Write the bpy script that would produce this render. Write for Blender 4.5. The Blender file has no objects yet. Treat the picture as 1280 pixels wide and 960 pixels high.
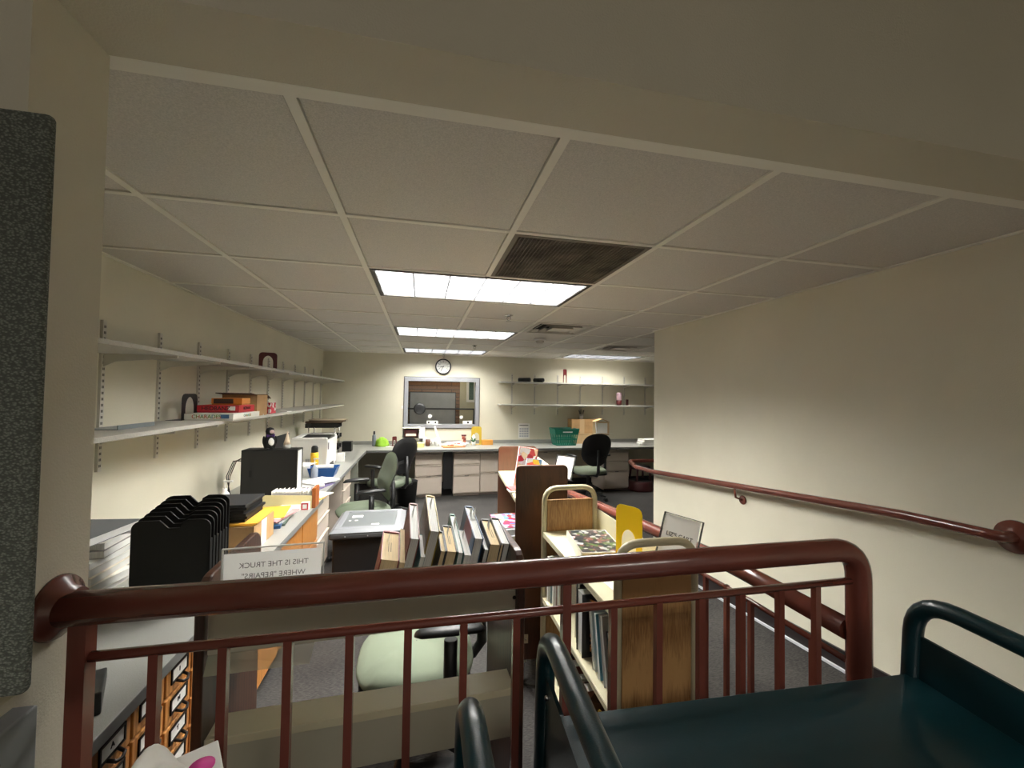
import bpy, bmesh, math, random
from mathutils import Vector, Matrix
random.seed(7)
PI = math.pi
S = bpy.context.scene
COL = S.collection

# ------------------------------------------------------------------ camera, world, exposure
cam_d = bpy.data.cameras.new('camera'); cam = bpy.data.objects.new('camera', cam_d); COL.objects.link(cam)
cam_d.sensor_fit = 'HORIZONTAL'; cam_d.sensor_width = 36.0; cam_d.lens = 36.0 * 518.39 / 1280.0
cam_d.clip_start = 0.02; cam_d.clip_end = 60
yaw, pit, rol = .2139, .0270, .0148
F = Vector((math.sin(yaw) * math.cos(pit), math.cos(yaw) * math.cos(pit), math.sin(pit)))
R0 = Vector((math.cos(yaw), -math.sin(yaw), 0)); U0 = R0.cross(F)
RA = R0 * math.cos(rol) + U0 * math.sin(rol); UA = U0 * math.cos(rol) - R0 * math.sin(rol)
CAMZ = 1.48
cam.matrix_world = Matrix(((RA.x, UA.x, -F.x, 0), (RA.y, UA.y, -F.y, 0), (RA.z, UA.z, -F.z, CAMZ), (0, 0, 0, 1)))
S.camera = cam
W = bpy.data.worlds.new('world'); S.world = W; W.use_nodes = True
W.node_tree.nodes['Background'].inputs[0].default_value = (1.0, .93, .82, 1)
W.node_tree.nodes['Background'].inputs[1].default_value = 0.26
S.view_settings.view_transform = 'Standard'; S.view_settings.look = 'None'
S.view_settings.gamma = 1.0; S.view_settings.use_curve_mapping = False
S.view_settings.exposure = 0.38
LANDING = 46.0      # radiance of the landing's own ceiling light
LIGHT = 66.0          # radiance of the ceiling light panels

# ------------------------------------------------------------------ materials
def lin(c):
    return tuple((x / 255 / 12.92) if x / 255 <= .04045 else ((x / 255 + .055) / 1.055) ** 2.4 for x in c) + (1,)
MATS = {}
def mat(name, rgb, rough=.5, metal=0, bump=0, bscale=200, var=0, vscale=30, spec=.5, kind=None, rgb2=None, coat=0, **kw):
    if name in MATS: return MATS[name]
    m = bpy.data.materials.new(name); m.use_nodes = True; MATS[name] = m
    nt = m.node_tree; N = nt.nodes; L = nt.links; b = N['Principled BSDF']
    c = lin(rgb); b.inputs['Base Color'].default_value = c
    b.inputs['Roughness'].default_value = rough; b.inputs['Metallic'].default_value = metal
    b.inputs['Specular IOR Level'].default_value = spec; b.inputs['Coat Weight'].default_value = coat
    tc = N.new('ShaderNodeTexCoord')
    def noise(scale, detail=4, vec=None):
        n = N.new('ShaderNodeTexNoise'); n.inputs['Scale'].default_value = scale; n.inputs['Detail'].default_value = detail
        L.new(vec or tc.outputs['Object'], n.inputs['Vector']); return n
    def ramp(src, c1, c2, p1=.35, p2=.65):
        r = N.new('ShaderNodeValToRGB'); e = r.color_ramp.elements
        e[0].position = p1; e[0].color = c1; e[1].position = p2; e[1].color = c2
        L.new(src, r.inputs[0]); return r
    if kind == 'wood':
        mp = N.new('ShaderNodeMapping'); mp.inputs['Scale'].default_value = kw.get('stretch', (14, 14, 1.3))
        L.new(tc.outputs['Object'], mp.inputs[0])
        n1 = noise(kw.get('ns', 3.0), 6, mp.outputs[0]); n1.inputs['Distortion'].default_value = 1.2
        mp2 = N.new('ShaderNodeMapping'); mp2.inputs['Scale'].default_value = tuple(v * .11 for v in kw.get('stretch', (14, 14, 1.3))); L.new(tc.outputs['Object'], mp2.inputs[0])
        w = N.new('ShaderNodeTexWave'); w.wave_type = 'RINGS'; w.inputs['Scale'].default_value = 2.2; w.inputs['Distortion'].default_value = 2.2
        w.inputs['Detail'].default_value = 3; w.inputs['Detail Scale'].default_value = 1.5; L.new(mp2.outputs[0], w.inputs['Vector'])
        mx = N.new('ShaderNodeMath'); mx.operation = 'ADD'; L.new(n1.outputs[0], mx.inputs[0]); L.new(w.outputs['Fac'], mx.inputs[1])
        mh = N.new('ShaderNodeMath'); mh.operation = 'MULTIPLY'; mh.inputs[1].default_value = .5; L.new(mx.outputs[0], mh.inputs[0])
        mq = N.new('ShaderNodeMath'); mq.operation = 'MULTIPLY'; mq.inputs[1].default_value = .45; L.new(w.outputs['Fac'], mq.inputs[0]); L.new(mq.outputs[0], mx.inputs[1])
        mh.inputs[1].default_value = .72
        r = ramp(mh.outputs[0], lin(rgb2), c, .3, .62); L.new(r.outputs[0], b.inputs['Base Color'])
    elif kind == 'carpet':
        mp = N.new('ShaderNodeMapping'); mp.inputs['Scale'].default_value = (1, 5, 1); mp.inputs['Rotation'].default_value = (0, 0, .35)
        L.new(tc.outputs['Object'], mp.inputs[0])
        n1 = noise(55, 6, mp.outputs[0]); n2 = noise(3, 4)
        mx = N.new('ShaderNodeMath'); mx.operation = 'MULTIPLY_ADD'; mx.inputs[1].default_value = .35
        L.new(n2.outputs[0], mx.inputs[0]); L.new(n1.outputs[0], mx.inputs[2])
        r = ramp(mx.outputs[0], lin(rgb2), c, .5, .85); L.new(r.outputs[0], b.inputs['Base Color'])
        bp = N.new('ShaderNodeBump'); bp.inputs['Strength'].default_value = .6; bp.inputs['Distance'].default_value = .004
        L.new(n1.outputs[0], bp.inputs['Height']); L.new(bp.outputs[0], b.inputs['Normal'])
    elif kind == 'weave':
        v = N.new('ShaderNodeTexVoronoi'); v.inputs['Scale'].default_value = 300; mp = N.new('ShaderNodeMapping')
        mp.inputs['Scale'].default_value = (1, 1, 1.5); L.new(tc.outputs['Object'], mp.inputs[0]); L.new(mp.outputs[0], v.inputs['Vector'])
        r = ramp(v.outputs['Distance'], c, lin(rgb2), .15, .6); L.new(r.outputs[0], b.inputs['Base Color'])
        bp = N.new('ShaderNodeBump'); bp.inputs['Strength'].default_value = .7; bp.inputs['Distance'].default_value = .003; bp.invert = True
        L.new(v.outputs['Distance'], bp.inputs['Height']); L.new(bp.outputs[0], b.inputs['Normal'])
    elif kind == 'brick':
        br = N.new('ShaderNodeTexBrick'); mp = N.new('ShaderNodeMapping'); mp.inputs['Rotation'].default_value = (PI / 2, 0, 0)
        L.new(tc.outputs['Object'], mp.inputs[0]); L.new(mp.outputs[0], br.inputs['Vector'])
        br.inputs['Color1'].default_value = c; br.inputs['Color2'].default_value = lin(rgb2); br.inputs['Mortar'].default_value = lin((95, 70, 48))
        br.inputs['Scale'].default_value = 1.0; br.inputs['Brick Width'].default_value = .6; br.inputs['Row Height'].default_value = .075; br.inputs['Mortar Size'].default_value = .008
        L.new(br.outputs[0], b.inputs['Base Color'])
    elif kind == 'patch':      # printed cover: soft blotches of colours
        v = N.new('ShaderNodeTexVoronoi'); v.inputs['Scale'].default_value = kw.get('ps', 22)
        L.new(tc.outputs['Object'], v.inputs['Vector']); n = noise(14, 3)
        sp = N.new('ShaderNodeSeparateColor'); L.new(v.outputs['Color'], sp.inputs[0])
        r = N.new('ShaderNodeValToRGB'); r.color_ramp.interpolation = 'CONSTANT'
        cs = kw['cols']; e = r.color_ramp.elements
        while len(e) < len(cs): e.new(.5)
        for i, cc in enumerate(cs): e[i].position = i / len(cs); e[i].color = lin(cc)
        L.new(sp.outputs[0], r.inputs[0]); L.new(r.outputs[0], b.inputs['Base Color'])
    elif kind == 'pages':
        mp = N.new('ShaderNodeMapping'); mp.inputs['Scale'].default_value = kw.get('stretch', (400, 4, 4)); L.new(tc.outputs['Object'], mp.inputs[0])
        n = noise(1.5, 2, mp.outputs[0]); r = ramp(n.outputs[0], lin(tuple(int(x * .84) for x in rgb)), c, .3, .6); L.new(r.outputs[0], b.inputs['Base Color'])
    elif var:
        n = noise(vscale, 5); d = lin(tuple(max(0, int(x * (1 - var))) for x in rgb)); r = ramp(n.outputs[0], d, c); L.new(r.outputs[0], b.inputs['Base Color'])
    if bump and kind not in ('carpet', 'weave'):
        n = noise(bscale, 3); bp = N.new('ShaderNodeBump'); bp.inputs['Strength'].default_value = bump; bp.inputs['Distance'].default_value = .003
        L.new(n.outputs[0], bp.inputs['Height']); L.new(bp.outputs[0], b.inputs['Normal'])
    return m
def emit(name, rgb, s):
    m = mat(name, rgb, .5); b = m.node_tree.nodes['Principled BSDF']
    b.inputs['Emission Color'].default_value = lin(rgb); b.inputs['Emission Strength'].default_value = s; return m
def clear(name, rgb=(255, 255, 255), rough=.05, alpha=.2):
    """thin acrylic or glass sheet: mostly see-through with surface gloss"""
    if name in MATS: return MATS[name]
    m = bpy.data.materials.new(name); m.use_nodes = True; MATS[name] = m; nt = m.node_tree; N = nt.nodes; L = nt.links
    b = N['Principled BSDF']; b.inputs['Base Color'].default_value = lin(rgb); b.inputs['Roughness'].default_value = rough
    b.inputs['Alpha'].default_value = alpha; b.inputs['Specular IOR Level'].default_value = 0
    gl = N.new('ShaderNodeBsdfGlossy'); gl.inputs['Roughness'].default_value = rough
    fr = N.new('ShaderNodeFresnel'); fr.inputs['IOR'].default_value = 1.18
    mx = N.new('ShaderNodeMixShader'); L.new(fr.outputs[0], mx.inputs[0]); L.new(b.outputs[0], mx.inputs[1]); L.new(gl.outputs[0], mx.inputs[2])
    L.new(mx.outputs[0], N['Material Output'].inputs['Surface']); return m

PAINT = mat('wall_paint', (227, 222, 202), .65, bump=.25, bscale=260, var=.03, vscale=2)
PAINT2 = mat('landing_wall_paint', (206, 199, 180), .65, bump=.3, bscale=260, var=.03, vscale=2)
TILE = mat('ceiling_tile', (224, 219, 212), .95, bump=.2, bscale=420, var=.09, vscale=260)
TBAR = mat('ceiling_grid_metal', (240, 237, 226), .5)
CARPET = mat('carpet', (72, 69, 66), .95, kind='carpet', rgb2=(28, 27, 27))
LAM = mat('worktop_laminate', (158, 158, 152), .38, var=.10, vscale=420)
LAMEDGE = mat('worktop_edge', (120, 120, 118), .45)
OLIVE = mat('olive_panel_laminate', (128, 130, 118), .6)  # plain olive-grey laminate of the corner end panel
PED = mat('pedestal_steel', (205, 192, 178), .42)
PEDTRIM = mat('pedestal_plinth_brown', (96, 84, 76), .6)  # brown-grey plinth strip, darker than the pedestal body
BASE = mat('vinyl_base', (38, 32, 32), .4)
WHITE = mat('white_plastic', (235, 234, 230), .4)
PAPER = mat('paper', (238, 236, 230), .8)
PAPERG = mat('paper_grey', (214, 214, 210), .8)
def translucent(m):
    nt = m.node_tree; N = nt.nodes; L = nt.links; tr = N.new('ShaderNodeBsdfTranslucent'); tr.inputs[0].default_value = (.9, .9, .87, 1)
    mx = N.new('ShaderNodeMixShader'); mx.inputs[0].default_value = .45; L.new(N['Principled BSDF'].outputs[0], mx.inputs[1]); L.new(tr.outputs[0], mx.inputs[2]); L.new(mx.outputs[0], N['Material Output'].inputs['Surface']); return m
SIGNP = translucent(mat('sign_paper', (240, 240, 236), .8))
RED = mat('rail_oxide_red_enamel', (114, 60, 49), .27, coat=.25, var=.08, vscale=9)
SHELF = mat('shelf_grey_laminate', (186, 183, 174), .5, var=.05, vscale=180)
STDM = mat('shelf_standard_steel', (212, 208, 196), .4)
SLOT = mat('slot_dark', (70, 66, 62), .8)
BLACKP = mat('black_plastic', (22, 22, 23), .45)
BLACKS = mat('black_satin', (12, 12, 13), .6)
GREENCART = mat('dark_teal_enamel', (8, 42, 48), .28, coat=.3, bump=.12, bscale=500)
CREAM = mat('cream_enamel', (206, 199, 168), .45)
CREAMD = mat('beige_tube_enamel', (196, 188, 156), .33, coat=.2)
TAUPE = mat('truck_back_taupe_enamel', (178, 174, 154), .42)
OAK = mat('oak_laminate', (182, 142, 92), .45, kind='wood', rgb2=(126, 88, 50), stretch=(60, 60, 5))
WALNUT = mat('walnut_laminate', (80, 48, 32), .38, kind='wood', rgb2=(50, 29, 20), stretch=(60, 60, 4))
GOLDOAK = mat('golden_oak', (200, 138, 72), .4, kind='wood', rgb2=(160, 102, 48), stretch=(8, 60, 5))
DARKIRON = mat('dark_bronze_hardware', (40, 32, 28), .4, metal=.6)
CHROME = mat('chrome', (200, 200, 200), .18, metal=1)
SAGE = mat('sage_fabric', (120, 129, 110), .9, bump=.5, bscale=600)
SAGED = mat('sage_worn_vinyl', (96, 106, 88), .55, bump=.1, bscale=300)
SILVER = mat('silver_grey_plastic', (128, 130, 134), .4)
TACK = mat('tackboard_fabric', (134, 138, 128), .95, kind='weave', rgb2=(84, 88, 80))
BRICK = mat('hall_brick', (150, 108, 72), .8, kind='brick', rgb2=(128, 88, 56))
CARD = mat('cardboard', (196, 156, 108), .8, var=.08, vscale=12)
CARDL = mat('cardboard_light', (214, 182, 138), .8, var=.06, vscale=12)
YELLOW = mat('yellow_steel', (255, 214, 30), .4)
MUSTARD = mat('mustard_steel', (208, 176, 58), .45)
TEALP = mat('teal_basket_plastic', (18, 112, 92), .4)
LIME = mat('lime_cloth', (150, 196, 60), .9)
MAROON = mat('maroon_steel', (92, 26, 26), .4)
MAROOND = mat('dark_maroon_plastic', (74, 28, 32), .45)
BLUEP = mat('blue_plastic', (28, 84, 150), .35)
INK = mat('black_ink', (26, 26, 28), .7)
INKG = mat('grey_ink', (112, 112, 110), .8)
PALLAM = emit('light_panel', (254, 252, 246), LIGHT)
PALLOW = emit('light_panel_dimmer', (254, 252, 246), LIGHT * .5)
PALLAND = emit('landing_light_panel', (255, 250, 240), LANDING)
ALU = mat('aluminium_frame', (176, 178, 184), .35, metal=.35)
PAGES = mat('book_pages_cream', (224, 202, 160), .85, kind='pages')
PAGEW = mat('book_pages_white', (226, 226, 222), .85, kind='pages')
ORANGE = mat('orange_card', (226, 160, 70), .6)

# ------------------------------------------------------------------ mesh helpers
class MB:
    def __init__(s): s.v = []; s.f = []; s.m = []; s.sm = []; s.mi = 0; s.X = None
    def add(s, vs, fs, smooth=False):
        o = len(s.v)
        for v in vs:
            v = Vector(v); s.v.append(s.X @ v if s.X else v)
        for f in fs: s.f.append([o + i for i in f]); s.m.append(s.mi); s.sm.append(smooth)
        return s
    def box(s, x0, x1, y0, y1, z0, z1):
        return s.add([(x0, y0, z0), (x1, y0, z0), (x1, y1, z0), (x0, y1, z0), (x0, y0, z1), (x1, y0, z1), (x1, y1, z1), (x0, y1, z1)],
                     [(0, 3, 2, 1), (4, 5, 6, 7), (0, 1, 5, 4), (1, 2, 6, 5), (2, 3, 7, 6), (3, 0, 4, 7)])
    def prism(s, pts, axis, a, b, smooth=False):
        """polygon pts in the plane across axis ('x': (y,z), 'y': (x,z), 'z': (x,y)) from a to b"""
        n = len(pts)
        def P(p, t): return (t, p[0], p[1]) if axis == 'x' else (p[0], t, p[1]) if axis == 'y' else (p[0], p[1], t)
        vs = [P(p, a) for p in pts] + [P(p, b) for p in pts]
        s.add(vs, [tuple(range(n))[::-1], tuple(range(n, 2 * n))])
        s.add(vs, [(i, (i + 1) % n, n + (i + 1) % n, n + i) for i in range(n)], smooth); return s
    def ring_tube(s, path, r, n=12, closed=False, caps=True, flat=None):
        path = [Vector(p) for p in path]; k = len(path); vs = []; up = Vector((0, 0, 1)); prev = None
        for i, p in enumerate(path):
            if closed: t = path[(i + 1) % k] - path[i - 1]
            else: t = path[min(i + 1, k - 1)] - path[max(i - 1, 0)]
            t.normalize()
            if prev is None:
                a = t.cross(up)
                if a.length < .05: a = t.cross(Vector((1, 0, 0)))
            else: a = prev - t * prev.dot(t)
            a.normalize(); prev = a; b = t.cross(a); rr = r[i] if isinstance(r, (list, tuple)) else r
            for j in range(n):
                an = 2 * PI * j / n; vs.append(p + (a * math.cos(an) + b * math.sin(an) * (flat or 1)) * rr)
        fs = []
        for i in range(k if closed else k - 1):
            for j in range(n):
                i2 = (i + 1) % k; fs.append((i * n + j, i * n + (j + 1) % n, i2 * n + (j + 1) % n, i2 * n + j))
        s.add(vs, fs, True)
        if caps and not closed:
            o = len(s.v) - len(vs)
            s.f.append([o + j for j in range(n)][::-1]); s.m.append(s.mi); s.sm.append(False)
            s.f.append([o + (k - 1) * n + j for j in range(n)]); s.m.append(s.mi); s.sm.append(False)
        return s
    def cyl(s, p0, p1, r, n=16, r2=None): return s.ring_tube([p0, p1], [r, r if r2 is None else r2], n)
    def lathe(s, prof, c=(0, 0, 0), n=24, ax='z', sx=1, sy=1, caps=True):
        vs = []; k = len(prof)
        for r, z in prof:
            for j in range(n):
                a = 2 * PI * j / n; x, y = r * math.cos(a) * sx, r * math.sin(a) * sy
                v = (x, y, z) if ax == 'z' else (x, z, y) if ax == 'y' else (z, x, y)
                vs.append((v[0] + c[0], v[1] + c[1], v[2] + c[2]))
        fs = [(i * n + j, i * n + (j + 1) % n, (i + 1) * n + (j + 1) % n, (i + 1) * n + j) for i in range(k - 1) for j in range(n)]
        s.add(vs, fs, True); o = len(s.v) - len(vs)
        for q in (0, k - 1):
            if prof[q][0] > 1e-5 and prof[0] != prof[-1] and caps: s.f.append([o + q * n + j for j in range(n)]); s.m.append(s.mi); s.sm.append(False)
        return s
    def ball(s, c, rx, ry=None, rz=None, n=14):
        ry = ry or rx; rz = rz or rx
        pr = [(max(1e-6, math.sin(PI * i / 8)), -math.cos(PI * i / 8)) for i in range(9)]
        M = MB(); M.lathe(pr, n=n); s.add([(c[0] + v.x * rx, c[1] + v.y * ry, c[2] + v.z * rz) for v in M.v], M.f, True); return s
    def quad(s, a, b, c, d): return s.add([a, b, c, d], [(0, 1, 2, 3)])
def T(x=0, y=0, z=0, rz=0, rx=0, ry=0):
    return Matrix.Translation((x, y, z)) @ Matrix.Rotation(rz, 4, 'Z') @ Matrix.Rotation(ry, 4, 'Y') @ Matrix.Rotation(rx, 4, 'X')
def build(mb, name, m, parent=None, bevel=0, loc=None, rz=0, label=None, seg=2):
    me = bpy.data.meshes.new(name); me.from_pydata([tuple(v) for v in mb.v], [], mb.f)
    for mm in (m if isinstance(m, (list, tuple)) else [m]): me.materials.append(mm)
    for i, p in enumerate(me.polygons): p.material_index = mb.m[i]; p.use_smooth = mb.sm[i]
    bm = bmesh.new(); bm.from_mesh(me); bmesh.ops.remove_doubles(bm, verts=bm.verts, dist=1e-6)
    bmesh.ops.recalc_face_normals(bm, faces=bm.faces); bm.to_mesh(me); bm.free(); me.update()
    o = bpy.data.objects.new(name, me); COL.objects.link(o)
    if parent: o.parent = parent
    if loc is not None: o.location = loc
    if rz: o.rotation_euler = (0, 0, rz)
    if bevel:
        md = o.modifiers.new('bevel', 'BEVEL'); md.width = bevel; md.segments = seg; md.limit_method = 'ANGLE'; md.angle_limit = .6
    if label: o['label'] = label
    return o
def tag(o, label, cat, group=None, kind=None):
    o['label'] = label; o['category'] = cat
    if group: o['group'] = group
    if kind: o['kind'] = kind
    return o
def thing(name, label, cat, loc=(0, 0, 0), rz=0, group=None):
    o = bpy.data.objects.new(name, None); o.empty_display_size = .05; COL.objects.link(o); o.location = loc; o.rotation_euler = (0, 0, rz)
    return tag(o, label, cat, group)
def struct(mb, name, m, bevel=0):
    o = build(mb, name, m, None, bevel); o['kind'] = 'structure'; return o
def dup(root, loc, rz=None, label=None, group=None):
    r = root.copy(); COL.objects.link(r); r.location = loc
    if rz is not None: r.rotation_euler = (0, 0, rz)
    if label: r['label'] = label
    if group: r['group'] = group
    for ch in list(root.children):
        c = ch.copy(); COL.objects.link(c); c.parent = r
        for g in list(ch.children):
            d = g.copy(); COL.objects.link(d); d.parent = c
    return r
def text(s, name, size, m, parent, X, ext=.0004, align='CENTER', bold=0):
    """lettering lying in its local xy plane, placed with matrix X, as a mesh part"""
    cu = bpy.data.curves.new(name, 'FONT'); cu.body = s; cu.size = size; cu.align_x = align; cu.align_y = 'CENTER'; cu.extrude = ext; cu.offset = bold
    t = bpy.data.objects.new(name + '_tmp', cu); COL.objects.link(t)
    bpy.context.view_layer.update()
    me = bpy.data.meshes.new_from_object(t.evaluated_get(bpy.context.evaluated_depsgraph_get()))
    bpy.data.objects.remove(t); me.transform(X); me.materials.clear(); me.materials.append(m)
    o = bpy.data.objects.new(name, me); COL.objects.link(o)
    if parent: o.parent = parent
    return o
def arc(c, r, a0, a1, n=6):
    return [(c[0] + r * math.cos(a0 + (a1 - a0) * i / n), c[1] + r * math.sin(a0 + (a1 - a0) * i / n)) for i in range(n + 1)]
def rrect(x0, x1, z0, z1, r, rb=None, n=5):
    rb = r if rb is None else rb; p = []
    p += arc((x1 - r, z1 - r), r, 0, PI / 2, n) + arc((x0 + r, z1 - r), r, PI / 2, PI, n)
    if rb > 0: p += arc((x0 + rb, z0 + rb), rb, PI, 1.5 * PI, n) + arc((x1 - rb, z0 + rb), rb, 1.5 * PI, 2 * PI, n)
    else: p += [(x0, z0), (x1, z0)]
    return p
FACE_CAM = Matrix.Rotation(PI / 2, 4, 'X')       # lettering upright, read from -Y

# ------------------------------------------------------------------ the room
XL, XR, YB, ZC, LZ = -1.453, 2.131, 6.67, 2.10, .15
struct(MB().box(-3.2, 4.7, .9, 9.3, -.1, 0), 'floor', CARPET)
lb = MB(); lb.box(-3.2, 2.131, -2.5, .9, -.1, LZ); lb.box(1.0, 2.131, .9, 1.1, -.05, LZ)
lb.prism([(1.1, -.05), (1.1, LZ), (3.2, 0.002), (3.2, -.05)], 'x', 1.0, 2.131)
struct(lb, 'floor', CARPET)
struct(MB().box(.985, 1.0, .9, 1.1, 0, LZ + .01).prism([(1.1, 0), (1.1, LZ + .01), (3.2, 0.012), (3.2, 0)], 'x', .985, 1.0), 'trim_1', BASE)
# back wall with the service window opening
wx0, wx1, wz0, wz1 = -.262, .905, .945, 1.737
wb = MB()
wb.box(-1.6, wx0, YB, YB + .12, 0, 2.6); wb.box(wx1, 4.7, YB, YB + .12, 0, 2.6)
wb.box(wx0, wx1, YB, YB + .12, 0, wz0); wb.box(wx0, wx1, YB, YB + .12, wz1, 2.6)
struct(wb, 'wall_back', PAINT)
struct(MB().box(XL - .12, XL, .9, YB, 0, 2.6), 'wall_left', PAINT)
struct(MB().box(XR, XR + .13, -2.5, 3.52, 0, 3.2), 'wall_right', PAINT)
struct(MB().box(4.605, 4.72, 2.3, YB, 0, 2.6).box(XR + .13, 4.72, 2.2, 2.3, 0, 2.6), 'wall_alcove', PAINT)
# front wall: column on the left of the opening and the bulkhead over it
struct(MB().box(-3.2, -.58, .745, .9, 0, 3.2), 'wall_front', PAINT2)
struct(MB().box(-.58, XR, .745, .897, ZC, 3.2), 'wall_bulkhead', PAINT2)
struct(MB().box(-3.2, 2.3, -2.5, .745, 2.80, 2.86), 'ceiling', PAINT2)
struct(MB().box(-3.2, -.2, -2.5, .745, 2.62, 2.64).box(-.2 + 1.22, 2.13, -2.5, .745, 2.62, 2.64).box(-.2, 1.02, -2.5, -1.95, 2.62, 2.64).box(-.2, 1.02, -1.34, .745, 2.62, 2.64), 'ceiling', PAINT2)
struct(MB().box(XR - .012, XR, .95, 1.1, LZ, LZ + .1).prism([(1.1, LZ), (1.1, LZ + .1), (3.2, .1), (3.51, .1), (3.51, .0), (3.2, .0)], 'x', XR - .012, XR)
       .box(XR - .012, XR, -2.4, .95, LZ, LZ + .1), 'baseboard_right', BASE)
struct(MB().box(XR - .026, XR - .0125, .2, 1.1, LZ, LZ + .012).prism([(1.1, LZ), (1.1, LZ + .012), (3.2, .014), (3.2, 0)], 'x', XR - .026, XR - .0125), 'trim_2', mat('pale_edge_strip', (205, 208, 214), .4))
struct(MB().box(XL, 4.6, YB - .012, YB, 0, .1), 'baseboard_back', BASE)
struct(MB().box(XL, XL + .012, .9, YB - .012, 0, .1), 'baseboard_left', BASE)
# ceiling: grid of lay-in tiles
G = .61; GX = -.2839; GY = 1.5332
def gx(k): return GX + k * G
def gy(k): return GY + k * G
L3 = (7, 8)
holes = {(0, 1), (1, 1), (0, 4), (1, 4), (0, 7), (1, 7), (1, 0), (2, 3), (4, 7), (5, 7), (4, 5)}
tl = MB()
for i in range(-2, 8):
    for j in range(-2, 9):
        if (i, j) in holes: continue
        x0, x1 = max(gx(i), XL - .02), min(gx(i + 1), 4.6); y0, y1 = max(gy(j), .9), min(gy(j + 1), YB)
        if x1 - x0 < .01 or y1 - y0 < .01: continue
        q = .0155; tl.box(x0 + q, x1 - q, y0 + q, y1 - q, ZC + .005, ZC + .02)
struct(tl, 'ceiling', TILE)
struct(MB().box(-1.7, 4.8, .8, YB + .1, ZC + .2, ZC + .25), 'ceiling', TILE)  # opaque slab above the tiles, added to stop light leaks
tb = MB()
w = .0125
for i in range(-2, 9):
    if gx(i) > 4.6 or gx(i) < XL: continue
    cuts = [(gy(1), gy(2)), (gy(4), gy(5)), (gy(7), gy(8))] if i == 1 else [(gy(7), gy(8))] if i == 5 else []
    ya = .897
    for c0, c1 in cuts + [(YB, YB)]:
        tb.box(gx(i) - w, gx(i) + w, ya, c0, ZC, ZC + .03); ya = c1
for j in range(0, 9):
    y = gy(j)
    if y > YB or y < .9: continue
    for i in range(-2, 8):
        x0, x1 = max(gx(i), XL), min(gx(i + 1), 4.6)
        if (i in (0, 4)) and False: continue
        tb.box(x0 + w, x1 - w, y - w * .9, y + w * .9, ZC + .001, ZC + .028)
tb.box(XL, 4.6, .897, .935, ZC - .0007, ZC + .03); tb.box(XL, 4.6, YB - .022, YB, ZC - .0, ZC + .03)
tb.box(XL, XL + .022, .9, YB, ZC - .0005, ZC + .03); tb.box(XR - .022, XR, .9, 3.52, ZC - .0005, ZC + .03)
struct(tb, 'trim_3', TBAR)

# ---- ceiling lights
def ceiling_light(x, y, label):
    t = thing('ceiling_light', label, 'light', (x, y, ZC), 0, None)
    LX, LY, e = 2 * G, G, .016
    f = MB(); h0, h1 = -.001, .018
    f.box(e, LX - e, e, e + .022, h0, h1); f.box(e, LX - e, LY - e - .022, LY - e, h0, h1)
    f.box(e, e + .022, e + .022, LY - e - .022, h0, h1); f.box(LX - e - .022, LX - e, e + .022, LY - e - .022, h0, h1)
    build(f, 'frame', mat('dark_troffer_reveal', (60, 54, 46), .5), t)
    h = MB(); h.box(0.014, LX - .014, .014, .02, .02, .12); h.box(.014, LX - .014, LY - .02, LY - .014, .02, .12); h.box(.014, .02, .02, LY - .02, .02, .12); h.box(LX - .02, LX - .014, .02, LY - .02, .02, .12); h.box(.014, LX - .014, .014, LY - .014, .12, .125)
    build(h, 'housing', WHITE, t)
    p = MB(); p.box(.038, LX - .038, .038, LY - .038, .092, .10)
    build(p, 'lamp_panel', PALLAM, t)
    lv = MB(); x0, x1, y0, y1 = .038, LX - .038, .038, LY - .038
    for k in range(7):
        xx = x0 + (x1 - x0) * k / 6; lv.box(xx - .0022, xx + .0022, y0, y1, .008, .084)
    for k in range(4):
        yy = y0 + (y1 - y0) * k / 3; lv.box(x0, x1, yy - .0016, yy + .0016, .0085, .08)
    le = MB()
    for k in range(7): xx = x0 + (x1 - x0) * k / 6; le.box(xx - .003, xx + .003, y0, y1, .004, .0075)
    for k in range(4): yy = y0 + (y1 - y0) * k / 3; le.box(x0, x1, yy - .0025, yy + .0025, .0045, .0078)
    build(le, 'louver_edge', mat('louver_edge_grey', (96, 98, 104), .6), t)
    build(lv, 'louver', mat('louver_aluminium', (78, 79, 82), .5), t)
    return t
LA = ceiling_light(gx(0), gy(1), 'large rectangular louvred ceiling light nearest the opening, beside the dark return grille')
dup(LA, (gx(0), gy(4), ZC), label='middle louvred ceiling light in the row of three above the service window aisle')
dup(LA, (gx(0), gy(7), ZC), label='farthest louvred ceiling light in the row of three, just before the wall clock')
dup(LA, (gx(4), gy(7), ZC), label='ceiling light at the far right, cut off by the end of the handrail wall')
tag(LA, LA['label'], 'light')

for o_ in [o for o in COL.objects if o.name.startswith('ceiling_light')][2:]:
    for c_ in o_.children:
        if c_.name.startswith('lamp_panel'):
            c_.data = c_.data.copy(); c_.data.materials[0] = PALLOW if o_.location.x < 1 else emit('light_panel_weak', (254, 252, 246), LIGHT * .33)
lz = dup(LA, (-.2, -1.95, 2.62), label='ceiling light of the landing behind the viewer')
for c_ in lz.children:
    if c_.name.startswith('lamp_panel'): c_.data = c_.data.copy(); c_.data.materials[0] = PALLAND
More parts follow.
